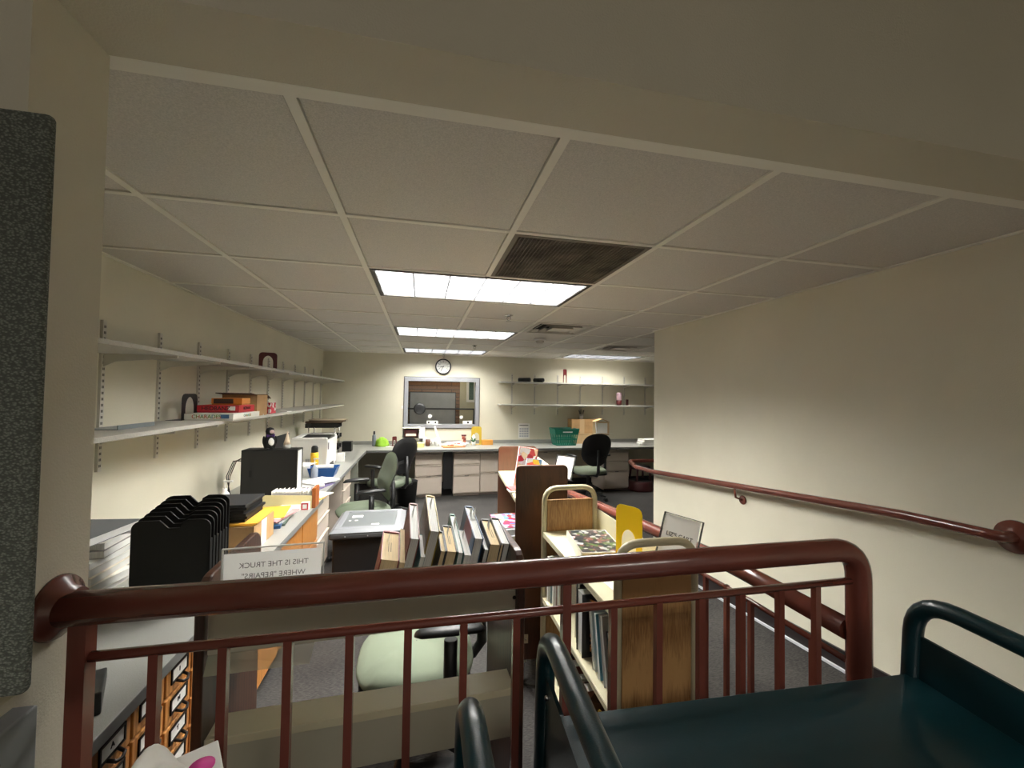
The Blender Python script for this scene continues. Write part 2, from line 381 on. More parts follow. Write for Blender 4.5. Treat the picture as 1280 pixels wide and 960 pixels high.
# ---- return grille
t = thing('return_air_grille', 'dark dusty square egg-crate return air grille in the ceiling next to the nearest light', 'vent', (gx(1), gy(0), ZC))
f = MB(); e = .013
f.box(e, G - e, e, e + .02, 0, .012).box(e, G - e, G - e - .02, G - e, 0, .012).box(e, e + .02, e + .02, G - e - .02, 0, .012).box(G - e - .02, G - e, e + .02, G - e - .02, 0, .012)
build(f, 'frame', mat('grille_frame', (110, 102, 90), .6), t)
f = MB(); n = 34
for k in range(1, n):
    q = .03 + (G - .06) * k / n; f.box(q - .0016, q + .0016, .03, G - .03, .002, .012); f.box(.03, G - .03, q - .0016, q + .0016, .0025, .0115)
build(f, 'egg_crate', mat('dusty_grille', (138, 128, 114), .8, var=.35, vscale=7), t)
build(MB().box(.014, G - .014, .014, G - .014, .03, .035), 'backing', mat('duct_dark', (30, 27, 24), .9), t)
# ---- supply diffusers
def diffuser(x, y, label):
    t = thing('air_diffuser', label, 'vent', (x, y, ZC))
    wh = mat('diffuser_white', (206, 200, 190), .45)
    f = MB()
    for k in range(4):
        a, b = .016 + k * .062, .016 + k * .062 + .03; z0 = .0 - .004 * k; z1 = .018 + .004 * k
        for s in range(4):
            X = Matrix.Translation((G / 2, G / 2, 0)) @ Matrix.Rotation(s * PI / 2, 4, 'Z') @ Matrix.Translation((-G / 2, -G / 2, 0)); f.X = X
            f.add([(a, a, z0 + .004), (G - a, a, z0 + .004), (G - b, b, z1), (b, b, z1)], [(0, 1, 2, 3)])
            f.add([(a, a, z0 + .001), (G - a, a, z0 + .001), (G - a, a, z0 + .006), (a, a, z0 + .006)], [(0, 1, 2, 3)])
    f.X = None; build(f, 'louvre_ring', wh, t)
    build(MB().box(.014, G - .014, .014, .05, -.003, .0).box(.014, G - .014, G - .05, G - .014, -.003, 0).box(.014, .05, .05, G - .05, -.003, 0).box(G - .05, G - .014, .05, G - .05, -.003, 0), 'face_frame', wh, t)
    c = MB().box(G / 2 - .09, G / 2 + .09, G / 2 - .09, G / 2 + .09, -.006, 0); build(c, 'centre_plate', wh, t)
    build(MB().box(.014, G - .014, .014, G - .014, .04, .045), 'neck', mat('duct_dark', (30, 27, 24), .9), t)
    return t
D1 = diffuser(gx(2), gy(3), 'square stepped white air diffuser in the ceiling right of the middle light')
dup(D1, (gx(4), gy(5), ZC), label='small square air diffuser in front of the far right ceiling light')
# ---- sprinklers, detector
def sprinkler(x, y, label):
    t = thing('sprinkler_head', label, 'sprinkler', (x, y, ZC), group='ceiling sprinkler heads')
    build(MB().lathe([(.034, .0), (.034, -.004), (.012, -.008), (.011, -.016)], n=16), 'escutcheon', CHROME, t)
    f = MB(); f.ring_tube([(-.012, 0, -.014), (-.016, 0, -.03), (0, 0, -.045), (.016, 0, -.03), (.012, 0, -.014)], .003, 6)
    build(f, 'yoke', CHROME, t); build(MB().lathe([(.018, -.045), (.019, -.047)], n=12), 'deflector', CHROME, t); return t
SP = sprinkler(.648, 3.136, 'chrome sprinkler head hanging between the nearest and middle ceiling lights')
dup(SP, (.64, 5.2, ZC), label='chrome sprinkler head between the middle and farthest ceiling lights')
dup(SP, (.32, 6.5, ZC), label='tiny sprinkler head directly above the wall clock')
t = thing('smoke_detector', 'round white smoke detector dome on the ceiling behind the air diffuser', 'detector', (1.258, 4.377, ZC))
build(MB().lathe([(.065, 0.003), (.065, -.012), (.05, -.018)], n=24), 'base', WHITE, t)
build(MB().lathe([(.045, -.018), (.042, -.04), (.025, -.05), (0.001, -.052)], n=24), 'sensor', mat('sensor_grey', (206, 200, 190), .5), t)

# ---- service window and hall behind
t = MB(); fw = .06
def frame_rect(mb, x0, x1, z0, z1, w, y0, y1):
    mb.box(x0, x1, y0, y1, z0, z0 + w).box(x0, x1, y0, y1, z1 - w, z1).box(x0, x0 + w, y0, y1, z0 + w, z1 - w).box(x1 - w, x1, y0, y1, z0 + w, z1 - w); return mb
wo = struct(frame_rect(MB(), wx0, wx1, wz0, wz1, .055, YB - .02, YB + .125), 'window_1', ALU, .004)
build(frame_rect(MB(), wx0 - .012, wx1 + .012, wz0 - .012, wz1 + .012, .018, YB - .008, YB - .0005), 'window_casing', mat('window_gasket', (84, 82, 84), .5), wo)
build(MB().box(wx0 + .055, wx1 - .055, YB + .05, YB + .058, wz0 + .055, wz1 - .055), 'window_pane', clear('window_glass', (220, 235, 235), .03, .015), wo)
build(MB().box(wx0 + .055, wx1 - .068, YB + .03, YB + .066, 1.234, 1.256), 'rail', BLACKP, wo)
build(MB().box(wx1 - .083, wx1 - .068, YB + .03, YB + .066, wz0 + .055, 1.252), 'stile', BLACKP, wo)
build(MB().lathe([(.0, -.03), (.07, -.03), (.092, -.012), (.092, .02), (.0, .02)], (-.028, YB + .02, 1.245), 32, 'y'), 'speaking_grille', BLACKP, wo)
mbk = MB()
for rr in (.025, .045, .065):
    mbk.ring_tube([(-.028 + rr * math.cos(a * PI / 12), YB - .0125, 1.245 + rr * math.sin(a * PI / 12)) for a in range(24)], .0035, 6, closed=True)
build(mbk, 'grille_ring', mat('grey_ring', (70, 70, 72), .5), wo)
for (cx_, cz_, rr) in ((.135, 1.127, .03), (.631, 1.112, .026)):
    o = build(MB().lathe([(rr, -.0008), (rr, .0008)], n=24, ax='y', c=(cx_, YB + .047, cz_)), 'sticker', PAPER, None)
    tag(o, 'white round sticker on the window glass %s' % ('under the black speaking disc' if cx_ < .3 else 'near the right edge'), 'sticker')
for (x0, x1, lab) in ((.085, .26, 'small white card with two dark marks at the bottom of the window glass'), (.655, .805, 'small white card with one dark mark in the bottom right corner of the window')):
    k = thing('card', lab, 'card', (x0, YB + .044, wz0 + .057))
    build(MB().box(0, x1 - x0, 0, .0012, 0, .055), 'sheet', PAPER, k)
    for q in ((.018, .045), (.125, .15)) if x0 < .3 else ((.07, .10),): build(MB().box(q[0], q[1], -.0006, 0, .012, .04), 'mark', INK, k)
# hall
struct(MB().box(-2.2, .77, 8.6, 8.7, 0, 2.6), 'wall_hall', BRICK)
struct(MB().box(.77, 3.2, 8.6, 8.7, 0, 2.6).box(1.10, 1.2, 7.6, 8.6, 0, 2.6), 'wall_hall', mat('hall_paint', (196, 190, 160), .7))
struct(MB().box(-2.2, 3.2, YB + .12, 8.7, 2.55, 2.6), 'ceiling', TILE)
struct(MB().box(-2.3, -2.2, YB + .12, 8.7, 0, 2.6).box(3.2, 3.3, YB + .12, 8.7, 0, 2.6), 'wall_hall', PAINT)
bd = thing('notice_board', 'large blank grey board on the brick wall seen through the service window', 'board', (-.225, 8.57, .62))
build(MB().box(0, .9, 0, .03, 0, .89), 'panel', mat('board_grey', (186, 190, 196), .6, var=.06, vscale=6), bd)
build(frame_rect(MB(), -.012, .912, -.012, .902, .014, -.006, .03), 'frame', mat('board_frame', (56, 54, 52), .5), bd)
d = thing('hall_window', 'narrow white framed pane at the right of the hall seen through the service window', 'window', (.905, 8.58, 1.32))
build(frame_rect(MB(), 0, .2, 0, .5, .05, 0, .02), 'frame', WHITE, d); build(MB().box(.05, .15, .008, .012, .05, .45), 'pane', mat('green_dark_glass', (70, 92, 80), .1), d)
hl = thing('hall_fill_lamp', 'added unseen round lamp that lights the hall beyond the service window', 'light', (.6, 7.9, 2.55))  # added out of view to brighten the hall behind the glass
build(MB().lathe([(.16, 0), (.16, -.03), (.12, -.06), (.001, -.07)], n=24), 'diffuser', emit('hall_fill_glow', (255, 246, 225), 26.0), hl)

# ---- clock
ck = thing('wall_clock', 'round wall clock with a black rim and white dial above the service window', 'clock', (.325, YB, 1.917))
R_ = .125
build(MB().lathe([(R_ - .018, -.03), (R_ - .012, -.036), (R_, -.03), (R_, 0), (R_ - .02, 0), (R_ - .018, -.03)], n=40, ax='y'), 'rim', BLACKP, ck)
build(MB().lathe([(R_ - .016, -.022), (R_ - .016, -.02), (.0001, -.02)], n=40, ax='y'), 'dial', WHITE, ck)
for k in range(12):
    a = k * PI / 6; m2 = MB(); m2.X = Matrix.Rotation(a, 4, 'Y'); m2.box(-.003, .003, -.0235, -.0222, .082, .096); build(m2, 'hour_mark', INK, ck)
for k in (12, 3, 6, 9, 1, 2, 4, 5, 7, 8, 10, 11):
    a = k * PI / 6; text(str(k), 'numeral', .026, INK, ck, Matrix.Translation((math.sin(a) * .068, -.0225, math.cos(a) * .068)) @ FACE_CAM)
for nm, a, l, w_ in (('hour_hand', math.radians(258), .05, .004), ('minute_hand', math.radians(206), .078, .003)):
    m2 = MB(); m2.X = Matrix.Rotation(a, 4, 'Y'); m2.box(-w_, w_, -.0262, -.0242, -.012, l); build(m2, nm, INK, ck)
build(MB().box(-.301, -.277, YB - .006, YB, 1.245, 1.29), 'light_switch', WHITE, None); tag(bpy.data.objects['light_switch'], 'tiny pale light switch on the wall left of the service window', 'switch')

# ------------------------------------------------------------------ wall shelving
def standard_shelving(left):
    pass
def bracket(mb, depth, z, X):
    mb.X = X; mb.prism([(0, z - .045), (0, z - .002), (-depth, z - .002), (-depth, z - .012), (-.03, z - .045)], 'x', -.004, .004); mb.X = None
def wall_standard(pos, rz, z0, z1, depth, zs, label, group):
    t = thing('shelf_standard', label, 'shelf bracket', (pos[0], pos[1], 0), rz, group)
    m = MB(); m.box(-.012, .012, -.012, 0, z0, z1); build(m, 'upright', STDM, t)
    s = MB(); zz = z0 + .02
    while zz < z1 - .02: s.box(-.0055, -.0015, -.0126, -.0119, zz, zz + .012); s.box(.0015, .0055, -.0126, -.0119, zz, zz + .012); zz += .028
    build(s, 'slots', SLOT, t)
    for z in zs:
        b = MB(); b.prism([(-.012, z - .06), (-.012, z), (-depth, z), (-depth, z - .012), (-.06, z - .035)], 'x', -.004, .004); build(b, 'bracket', STDM, t)
    return t
LSZ = (1.645, 1.285)      # undersides of the left shelves
ys = [2.275 + .425 * k for k in range(11)]
st = None
names = ['first', 'second', 'third', 'fourth', 'fifth', 'sixth', 'seventh', 'eighth', 'ninth', 'tenth', 'eleventh']
for k, y in enumerate([1.45, 1.86] + ys):
    lab = ('slotted shelf upright on the left wall, %s visible from the column' % names[k - 2]) if k > 1 else 'slotted shelf upright on the left wall behind the column'
    if k < 2: continue
    if st is None: st = wall_standard((XL, y), PI / 2, 1.10, 1.80, .31, LSZ, lab, 'uprights of the left wall shelves')
    else: dup(st, (XL, y, 0), label=lab)
def plank(name, x0, x1, y0, y1, z0, z1, label, cat='shelf', m=SHELF):
    o = build(MB().box(x0, x1, y0, y1, z0, z1), name, m, None, .002); return tag(o, label, cat)
plank('wall_shelf', XL + .013, -1.135, .92, 6.6, LSZ[0], LSZ[0] + .02, 'upper long grey shelf on the left wall, holding only a dark red bookend')
plank('wall_shelf', XL + .013, -1.135, .92, 6.6, LSZ[1], LSZ[1] + .02, 'lower long grey shelf on the left wall, carrying the stacked game boxes')
LS1 = LSZ[1] + .02; LS0 = LSZ[0] + .02
BZ = (1.675, 1.315)
stb = None
for k, x in enumerate([1.447, 1.835, 2.235, 2.637, 3.046, 3.452, 3.853, 4.25]):
    lab = ('slotted shelf upright on the back wall, %s from the left end' % names[k])
    if stb is None: stb = wall_standard((x, YB), 0, 1.16, 1.83, .27, BZ, lab, 'uprights of the back wall shelves')
    else: dup(stb, (x, YB, 0), label=lab)
plank('wall_shelf', 1.21, 4.59, YB - .30, YB - .013, BZ[0], BZ[0] + .02, 'upper grey shelf on the back wall with black rolls at its left end')
plank('wall_shelf', 1.21, 4.59, YB - .30, YB - .013, BZ[1], BZ[1] + .02, 'lower grey shelf on the back wall above the green basket')

# ------------------------------------------------------------------ worktops
CT = .70
def worktop(pts, label, edge=True):
    m = MB(); m.prism(pts, 'z', CT - .035, CT); m.m[0] = 1
    for i in range(2, len(m.m)): m.m[i] = 1
    m.m[1] = 0; o = build(m, 'worktop', [LAM, LAMEDGE], None, .003); return tag(o, label, 'countertop')
worktop([(XL, .905), (-.695, .905), (-.695, 3.32), (XL, 3.32)], 'near speckled grey worktop on wooden cabinets along the left wall, holding paper piles')
worktop([(XL, 3.323), (-.72, 3.323), (-.72, 5.94), (XL, 5.94)], 'far stretch of grey worktop along the left wall under the white printer')
worktop([(XL, 5.943), (4.6, 5.943), (4.6, YB), (XL, YB)], 'long grey worktop along the back wall below the service window')
# back splash strip
o = build(MB().box(XL + .005, 4.59, YB - .02, YB - .0005, CT, CT + .05), 'backsplash', LAM, None, .002); tag(o, 'low grey backsplash strip at the rear of the back worktop', 'backsplash')
# support panels under back counter
for (x0, x1, y0, lab) in ((-1.44, -.72, 5.2, 'dark recessed end panel under the corner of the left worktop'), (.325, .455, 6.05, 'dark support panel between two drawer pedestals under the window')):
    o = build(MB().box(x0, x1, y0, y0 + .02, .1 if x0 < 0 else .12, CT - .035), 'support_panel', OLIVE if x0 < 0 else BLACKP, None, .002); tag(o, lab, 'panel')
# pedestals
def pedestal(x, y, w, dps, label, rz=0, d=.5, h=.65, lock=True):
    t = thing('drawer_pedestal', label, 'drawer cabinet', (x, y, 0), rz)
    m = MB(); m.box(0, w, .018, d, .03, h); m.box(.01, w - .01, .03, d - .02, 0, .03); build(m, 'body', [PED], t, .003)
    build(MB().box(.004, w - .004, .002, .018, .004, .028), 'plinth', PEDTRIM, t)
    z = h
    build(MB().box(0, w, 0, .018, h - .028, h), 'top_rail', PED, t, .002)
    if lock: build(MB().lathe([(.007, -.003), (.007, 0)], (w / 2, 0, h - .014), 12, 'y'), 'lock', DARKIRON, t)
    z = h - .034
    for dh in dps:
        dr = build(MB().box(.003, w - .003, -.004, .017, z - dh + .011, z), 'drawer', PED, t, .004)
        m = MB(); m.prism([(-.014, z), (-.004, z), (-.004, z - .022), (-.007, z - .022), (-.014, z - .007)], 'x', .003, w - .003); build(m, 'pull_lip', PED, dr)
        if dh > .2: build(MB().box(w / 2 - .03, w / 2 + .03, -.0152, -.0138, z - .009, z - .002), 'label_clip', CHROME, dr)
        z -= dh
    return t
pedestal(-.075, 6.1, .385, (.16, .155, .265), 'beige three-drawer pedestal under the window behind the black chair back')
pedestal(.47, 6.1, .388, (.16, .155, .265), 'beige three-drawer pedestal under the window, between the dark gap and the wide file cabinet')
pedestal(.865, 6.13, .50, (.29, .29), 'wide beige two-drawer file cabinet left of the dark wooden truck', lock=False)
pedestal(1.62, 6.13, .50, (.29, .29), 'beige two-drawer file cabinet partly behind the dark wooden truck panel', lock=False)
pedestal(2.83, 6.1, .42, (.16, .155, .265), 'beige three-drawer pedestal between the black-backed chair and the red step stool')
pedestal(-.78, 4.62, .42, (.16, .155, .265), 'beige pedestal under the left worktop with its top drawer ajar', rz=PI / 2)
pedestal(-.78, 3.42, .5, (.16, .155, .265), 'grey-beige drawer pedestal under the left worktop near the wooden cabinet', rz=PI / 2)

# wooden cabinets below the near counter
cab = thing('wooden_cabinet', 'golden oak base cabinet with door under the far end of the near left worktop', 'cabinet', (-.74, 1.99, 0))
build(MB().box(-.69, 0, 0, 1.30, .06, CT - .037), 'body', GOLDOAK, cab, .002)
build(MB().box(-.66, -.03, .02, 1.28, 0, .06), 'plinth', BASE, cab)
build(MB().box(0.001, .018, .04, .46, .09, CT - .05), 'door', GOLDOAK, cab, .003)
build(MB().box(0.001, .018, .48, .88, .09, CT - .05), 'door', GOLDOAK, cab, .003)
build(MB().box(0.001, .018, .90, 1.28, .43, CT - .05), 'drawer', GOLDOAK, cab, .003)
build(MB().box(0.001, .018, .90, 1.28, .09, .42), 'door', GOLDOAK, cab, .003)
# card catalogue
cc = thing('card_catalogue', 'golden oak card catalogue with labelled drawers under the near end of the left worktop', 'card catalogue', (-.765, .93, 0))
build(MB().box(-.64, 0, 0, 1.03, .08, CT - .036), 'body', GOLDOAK, cc, .002)
lets = {(0, 0): 'A', (1, 0): 'D', (2, 0): 'I', (1, 1): 'E-F', (2, 1): 'M', (2, 2): 'T'}
dw, dh = .15, .086
for ci in range(1, 7):
    for ri in range(6):
        y0 = -.037 + ci * dw; z1 = .6125 - ri * (dh + .008)
        dr = build(MB().box(0.001, .014, y0 + .004, y0 + dw - .006, z1 - dh, z1), 'drawer', GOLDOAK, cc, .003)
        yc = y0 + dw / 2 - .001; zc = z1 - dh / 2 + .008
        fr = MB(); a, b = .047, .024
        fr.box(.014, .018, yc - a, yc + a, zc - b, zc - b + .006).box(.014, .018, yc - a, yc + a, zc + b - .006, zc + b).box(.014, .018, yc - a, yc - a + .006, zc - b, zc + b).box(.014, .018, yc + a - .006, yc + a, zc - b, zc + b)
        fr.ring_tube([(.016, yc - .02, zc - b), (.034, yc - .016, zc - b - .008), (.038, yc, zc - b - .012), (.034, yc + .016, zc - b - .008), (.016, yc + .02, zc - b)], .0045, 8)
        build(fr, 'pull', DARKIRON, dr)
        build(MB().box(.0143, .0155, yc - a + .006, yc + a - .006, zc - b + .006, zc + b - .006), 'label_card', PAPER, dr)
        L_ = lets.get((ci - 2, ri))
        if L_: text(L_, 'lettering', .019, INK, dr, Matrix.Translation((.0159, yc, zc)) @ Matrix.Rotation(PI / 2, 4, 'Z') @ FACE_CAM, bold=.0008)

# ------------------------------------------------------------------ railings
def bend(p0, p1, p2, r, n=6):
    """rounded corner at p1"""
    p0, p1, p2 = Vector(p0), Vector(p1), Vector(p2); a = (p0 - p1).normalized(); b = (p2 - p1).normalized()
    return [(p1 + a * r).lerp(p1, t).lerp(p1.lerp(p1 + b * r, t), t) for t in [i / n for i in range(n + 1)]]
RY, RZt = .822, 1.1215
g = thing('guard_rail', 'thick oxide-red guard railing across the foreground with a flange on the left column', 'railing', (0, 0, 0))
px = 1.053
m = MB(); m.ring_tube([(-.575, RY, RZt)] + bend((-.575, RY, RZt - .002), (px, RY, RZt - .004), (px, RY, LZ), .075, 8) + [(px, RY, LZ)], .0268, 24)
build(m, 'top_rail', RED, g)
build(MB().lathe([(.029, .03), (.033, .02), (.048, .010), (.051, .004), (.051, .0)], (-.5795, RY + .01, RZt), 32, 'x'), 'flange', RED, g)
build(MB().ring_tube([(-.54, RY, 1.041), (px, RY, 1.041)], .0085, 10), 'mid_rail', RED, g)
build(MB().box(-.54, px - .01, RY - .009, RY + .009, LZ + .06, LZ + .078), 'bottom_rail', RED, g)
build(MB().box(-.547, -.522, RY - .0125, RY + .0125, LZ, RZt - .02), 'end_post', RED, g)
xb = [-.430, -.327, -.224, -.120, -.016, .089, .194, .299, .404, .510, .614, .718, .823, .926]
for x in xb:
    o = build(MB().box(x - .0072, x + .0072, RY - .0072, RY + .0072, LZ + .06, 1.04), 'baluster', RED, g)
build(MB().box(.29, .308, RY - .009, RY + .009, LZ, RZt - .02), 'mid_post', RED, g)
# ramp side rail
def rampz(y): return LZ if y < 1.1 else max(0, LZ * (1 - (y - 1.1) / 2.1))
def railz(y): return .92 if y < 1.25 else .92 - (y - 1.25) * .084
rr = thing('ramp_rail', 'oxide-red sloping railing along the open side of the ramp, behind the guard rail', 'railing', (0, 0, 0))
m = MB(); m.ring_tube([(1.045, RY + .02, .912), (1.045, 1.15, .912), (1.045, 1.35, .906), (1.045, 3.1, railz(3.1))] + bend((1.045, 3.1, railz(3.1)), (1.045, 3.28, railz(3.28)), (1.045, 3.28, 0), .06) + [(1.045, 3.28, 0.0)], .0265, 18)
build(m, 'top_rail', RED, rr)
build(MB().ring_tube([(1.045, RY + .02, .835), (1.045, 1.15, .831), (1.045, 1.35, .822), (1.045, 3.26, railz(3.26) - .085)], .008, 8), 'mid_rail', RED, rr)
y = RY + .115
while y < 3.2:
    build(MB().box(1.038, 1.052, y - .007, y + .007, rampz(y), railz(y) - .085), 'baluster', RED, rr); y += .108
# wall handrail
hr = thing('wall_handrail', 'oxide-red handrail on the right wall, looping back around the wall end', 'handrail', (0, 0, 0))
X_ = 2.062
pts = [(XR - .01, 1.10, .990)] + bend((XR - .01, 1.10, .99), (X_, 1.10, .992), (X_, 1.4, .99), .045) + [(X_, 1.42, .983), (X_, 1.55, .972)]
pts += [(X_, 3.40, .808)] + bend((X_, 3.4, .808), (X_ - .02, 3.72, .80), (2.20, 4.02, .80), .06) + bend((X_ - .02, 3.72, .8), (2.17, 4.05, .8), (2.5, 4.05, .8), .05) + [(2.42, 4.05, .80)] + bend((2.42, 4.05, .8), (2.50, 4.05, .8), (2.50, 3.8, .8), .05) + [(2.50, 3.2, .8), (2.28, 3.2, .8)]
m = MB(); m.ring_tube(pts, .0205, 16); build(m, 'rail', RED, hr)
build(MB().lathe([(.024, -.025), (.03, -.016), (.058, -.01), (.06, 0)], (XR - .0005, 1.10, .99), 28, 'x'), 'flange', RED, hr)
for (yy, zz) in ((2.417, .797),):
    build(MB().lathe([(.001, -.012), (.024, -.012), (.03, -.006), (.03, 0)], (XR - .0005, yy, zz), 20, 'x'), 'bracket_plate', RED, hr)
    build(MB().ring_tube([(XR - .008, yy, zz), (X_ + .01, yy - .0, zz + .02), (X_, yy, zz + .088)], .007, 8), 'bracket_arm', RED, hr)

# ------------------------------------------------------------------ foreground column items
tk = thing('tack_panel', 'grey woven fabric panel hanging at the left edge in front of the column', 'fabric panel', (0, 0, 0))
m = MB(); m.prism(rrect(-1.15, -.4445, 1.122, 1.812, .006, .008), 'y', .600, .611); build(m, 'fabric', TACK, tk, .004)
mb_ = thing('steel_box', 'grey steel box with a screw, below the fabric panel at bottom left', 'steel box', (0, 0, 0))
build(MB().box(-1.1, -.532, .65, .742, LZ, 1.024), 'body', mat('grey_steel_box', (128, 130, 132), .45, metal=.3), mb_, .003)
build(MB().box(-1.11, -.56, .66, .742, 1.0245, 1.04), 'cap', PAINT2, mb_)
build(MB().ball((-.5315, .68, .985), .004, .006, .006), 'screw', CHROME, mb_)

# ------------------------------------------------------------------ green foreground trucks
def caster(parent, x, y, z=0, r=.05, nm='caster'):
    c = build(MB().prism([(-.03, z + r * 2 + .02), (.03, z + r * 2 + .02), (.012, z + r * .8), (-.012, z + r * .8)], 'x', -.02, -.016).prism([(-.03, z + r * 2 + .02), (.03, z + r * 2 + .02), (.012, z + r * .8), (-.012, z + r * .8)], 'x', .016, .02).box(-.03, .03, -.03, .03, z + 2 * r + .018, z + 2 * r + .024), nm, CHROME, parent)
    c.location = (x, y, 0)
    w_ = build(MB().lathe([(.001, -.013), (r, -.013), (r, .013), (.001, .013)], (0, 0, z + r), 20, 'x'), 'wheel', BLACKP, c); return c
TILT = .05
def green_cart(label, loc, rz):
    t = thing('steel_book_truck', label, 'book truck', loc, rz)
    t.rotation_euler = (TILT, 0, rz)
    L_, D_, top, hz, r = .775, .44, .752, .912, .0165      # local: x 0..L_, y 0..D_
    for s, x in ((0, 0), (1, L_)):
        m = MB(); m.ring_tube([(x, 0, .14)] + bend((x, 0, .14), (x, 0, hz), (x, D_, hz), .075, 7) + bend((x, 0, hz), (x, D_, hz), (x, D_, .14), .075, 7) + [(x, D_, .14)], r, 18)
        build(m, 'end_tube', GREENCART, t)
        p = build(MB().box(x - .003, x + .003, .012, D_ - .012, .16, top + .085), 'end_panel', GREENCART, t)
        b = MB()
        for yy in (.03, D_ - .03):
            for zz in (top + .06, top - .2): b.ball((x + (-.004 if s == 0 else .004), yy, zz), .005)
        build(b, 'rivets', CHROME, p)
        for yy in (.02, D_ - .02): caster(t, x, yy, -TILT * yy)
    for z in (top, top - .3, top - .56):
        m = MB(); a, b_ = .004, L_ - .004
        m.box(a, b_, .0, D_, z - .004, z).box(a, b_, 0, .003, z - .03, z - .004).box(a, b_, D_ - .003, D_, z - .03, z - .004)
        build(m, 'shelf', GREENCART, t, .0015)
    return t
green_cart('dark teal steel book truck at the lower right, its flat top filling the corner', (.202, .300, LZ), -.04)
green_cart('dark teal steel book truck of which only one curved handle shows at the bottom centre', (-.705, .185, LZ - .006), .0)
tb_ = thing('tissue_box', 'white tissue box with a pink spot and a tuft of tissue at the bottom left', 'tissue box', (-.238, .53, LZ + .759), .5)
tb_.location.z -= -.0
tb_.scale = (.62, .62, 1.0)
build(MB().box(-.042, .042, -.042, .042, 0, .158), 'carton', WHITE, tb_, .003)
build(MB().lathe([(.001, .0), (.02, .0), (.02, .0012), (.001, .0012)], (0.012, -.012, .1582), 20), 'spot', mat('magenta_print', (226, 70, 160), .6), tb_)
m = MB(); NU, NV = 8, 6; vs = []
for i in range(NU + 1):
    for j in range(NV + 1):
        u, v = i / NU, j / NV; vs.append((-.01 - .075 * v + .01 * math.sin(u * 5), -.035 + .07 * u + .006 * math.sin(v * 4), .155 + .035 * math.sin(v * 2.6) * (.6 + .4 * math.sin(u * PI)) + .006 * math.sin(u * 9 + v * 3)))
m.add(vs, [(i * (NV + 1) + j, (i + 1) * (NV + 1) + j, (i + 1) * (NV + 1) + j + 1, i * (NV + 1) + j + 1) for i in range(NU) for j in range(NV)], True)
build(m, 'tissue', PAPER, tb_)

# ------------------------------------------------------------------ books
def book(name, label, cat, t, d, h, cov, pg, M, group=None, slips=0, paperback=False, marks=False, spine_txt=None):
    """local x thickness, y depth (fore edge at y=0, spine at y=d), z height"""
    c = .0025 if not paperback else .0009
    k = .004 if not paperback else 0
    m = MB(); m.box(0, c, 0, d, 0, h).box(t - c, t, 0, d, 0, h)
    sp = [(0, d - .001)] + [(t / 2 - t / 2 * math.cos(a * PI / 6), d + (.006 if not paperback else .001) * math.sin(a * PI / 6)) for a in range(7)] + [(t, d - .001), (t - c, d - .003), (c, d - .003)]
    m.prism(sp, 'z', 0, h)
    o = build(m, name, cov); o.matrix_basis = M; tag(o, label, cat, group)
    build(MB().box(c, t - c, k, d - .003, k, h - k), 'pages', pg, o)
    if marks and t > .02:
        mm = MB()
        for q in range(2): mm.box(t * .38 + q * t * .14, t * .38 + q * t * .14 + .0015, d * .3, d * .62, h - k, h - k + .0003)
        build(mm, 'stamp', INK, o)
    for q in range(slips):
        xx = c + (t - 2 * c) * (.3 + .45 * q); s = MB()
        s.add([(xx, d * .45, h - .05), (xx, d * .8, h - .05), (xx + .002, d * .78, h + .012), (xx + .001, d * .68, h + .03)], [(0, 1, 2, 3)])
        s.add([(xx + .0006, d * .45, h - .05), (xx + .0006, d * .8, h - .05), (xx + .0026, d * .78, h + .012), (xx + .0016, d * .68, h + .03)], [(3, 2, 1, 0)])
        build(s, 'paper_slip', PAPERG, o)
    return o
def ROT(rz=0, rx=0, ry=0): return Matrix.Rotation(rz, 4, 'Z') @ Matrix.Rotation(rx, 4, 'X') @ Matrix.Rotation(ry, 4, 'Y')
FACE_BACKSIDE = Matrix.Rotation(PI, 4, 'Z') @ FACE_CAM

# ---- truck A (repairs truck)
ta = thing('sloped_shelf_book_truck', 'walnut-ended book truck with taupe steel backs behind the guard rail, filled with leaning books', 'book truck', (0, 1.175, 0), .045)
for x, s in ((-.503, 1), (.287, -1)):
    m = MB(); m.prism(rrect(-.03, .38, .13, 1.028, .055, .02), 'x', x - .011, x + .011); build(m, 'end_panel', WALNUT, ta, .004)
    for yy in (.03, .32): caster(ta, x + s * .03, yy, 0, .045)
# upper back board, sloping shelf
m = MB(); m.box(-.491, .275, -.012, -.008, .845, .955); m.box(-.491, .275, -.012, -.002, .953, .957); build(m, 'back_board', TAUPE, ta, .002)
m = MB(); m.add([(-.491, -.004, .848), (.275, -.004, .848), (.275, .33, .858), (-.491, .33, .858), (-.491, -.004, .844), (.275, -.004, .844), (.275, .33, .854), (-.491, .33, .854)], [(0, 1, 2, 3), (4, 7, 6, 5), (0, 4, 5, 1), (3, 2, 6, 7)])
build(m, 'sloping_shelf', CREAM, ta)
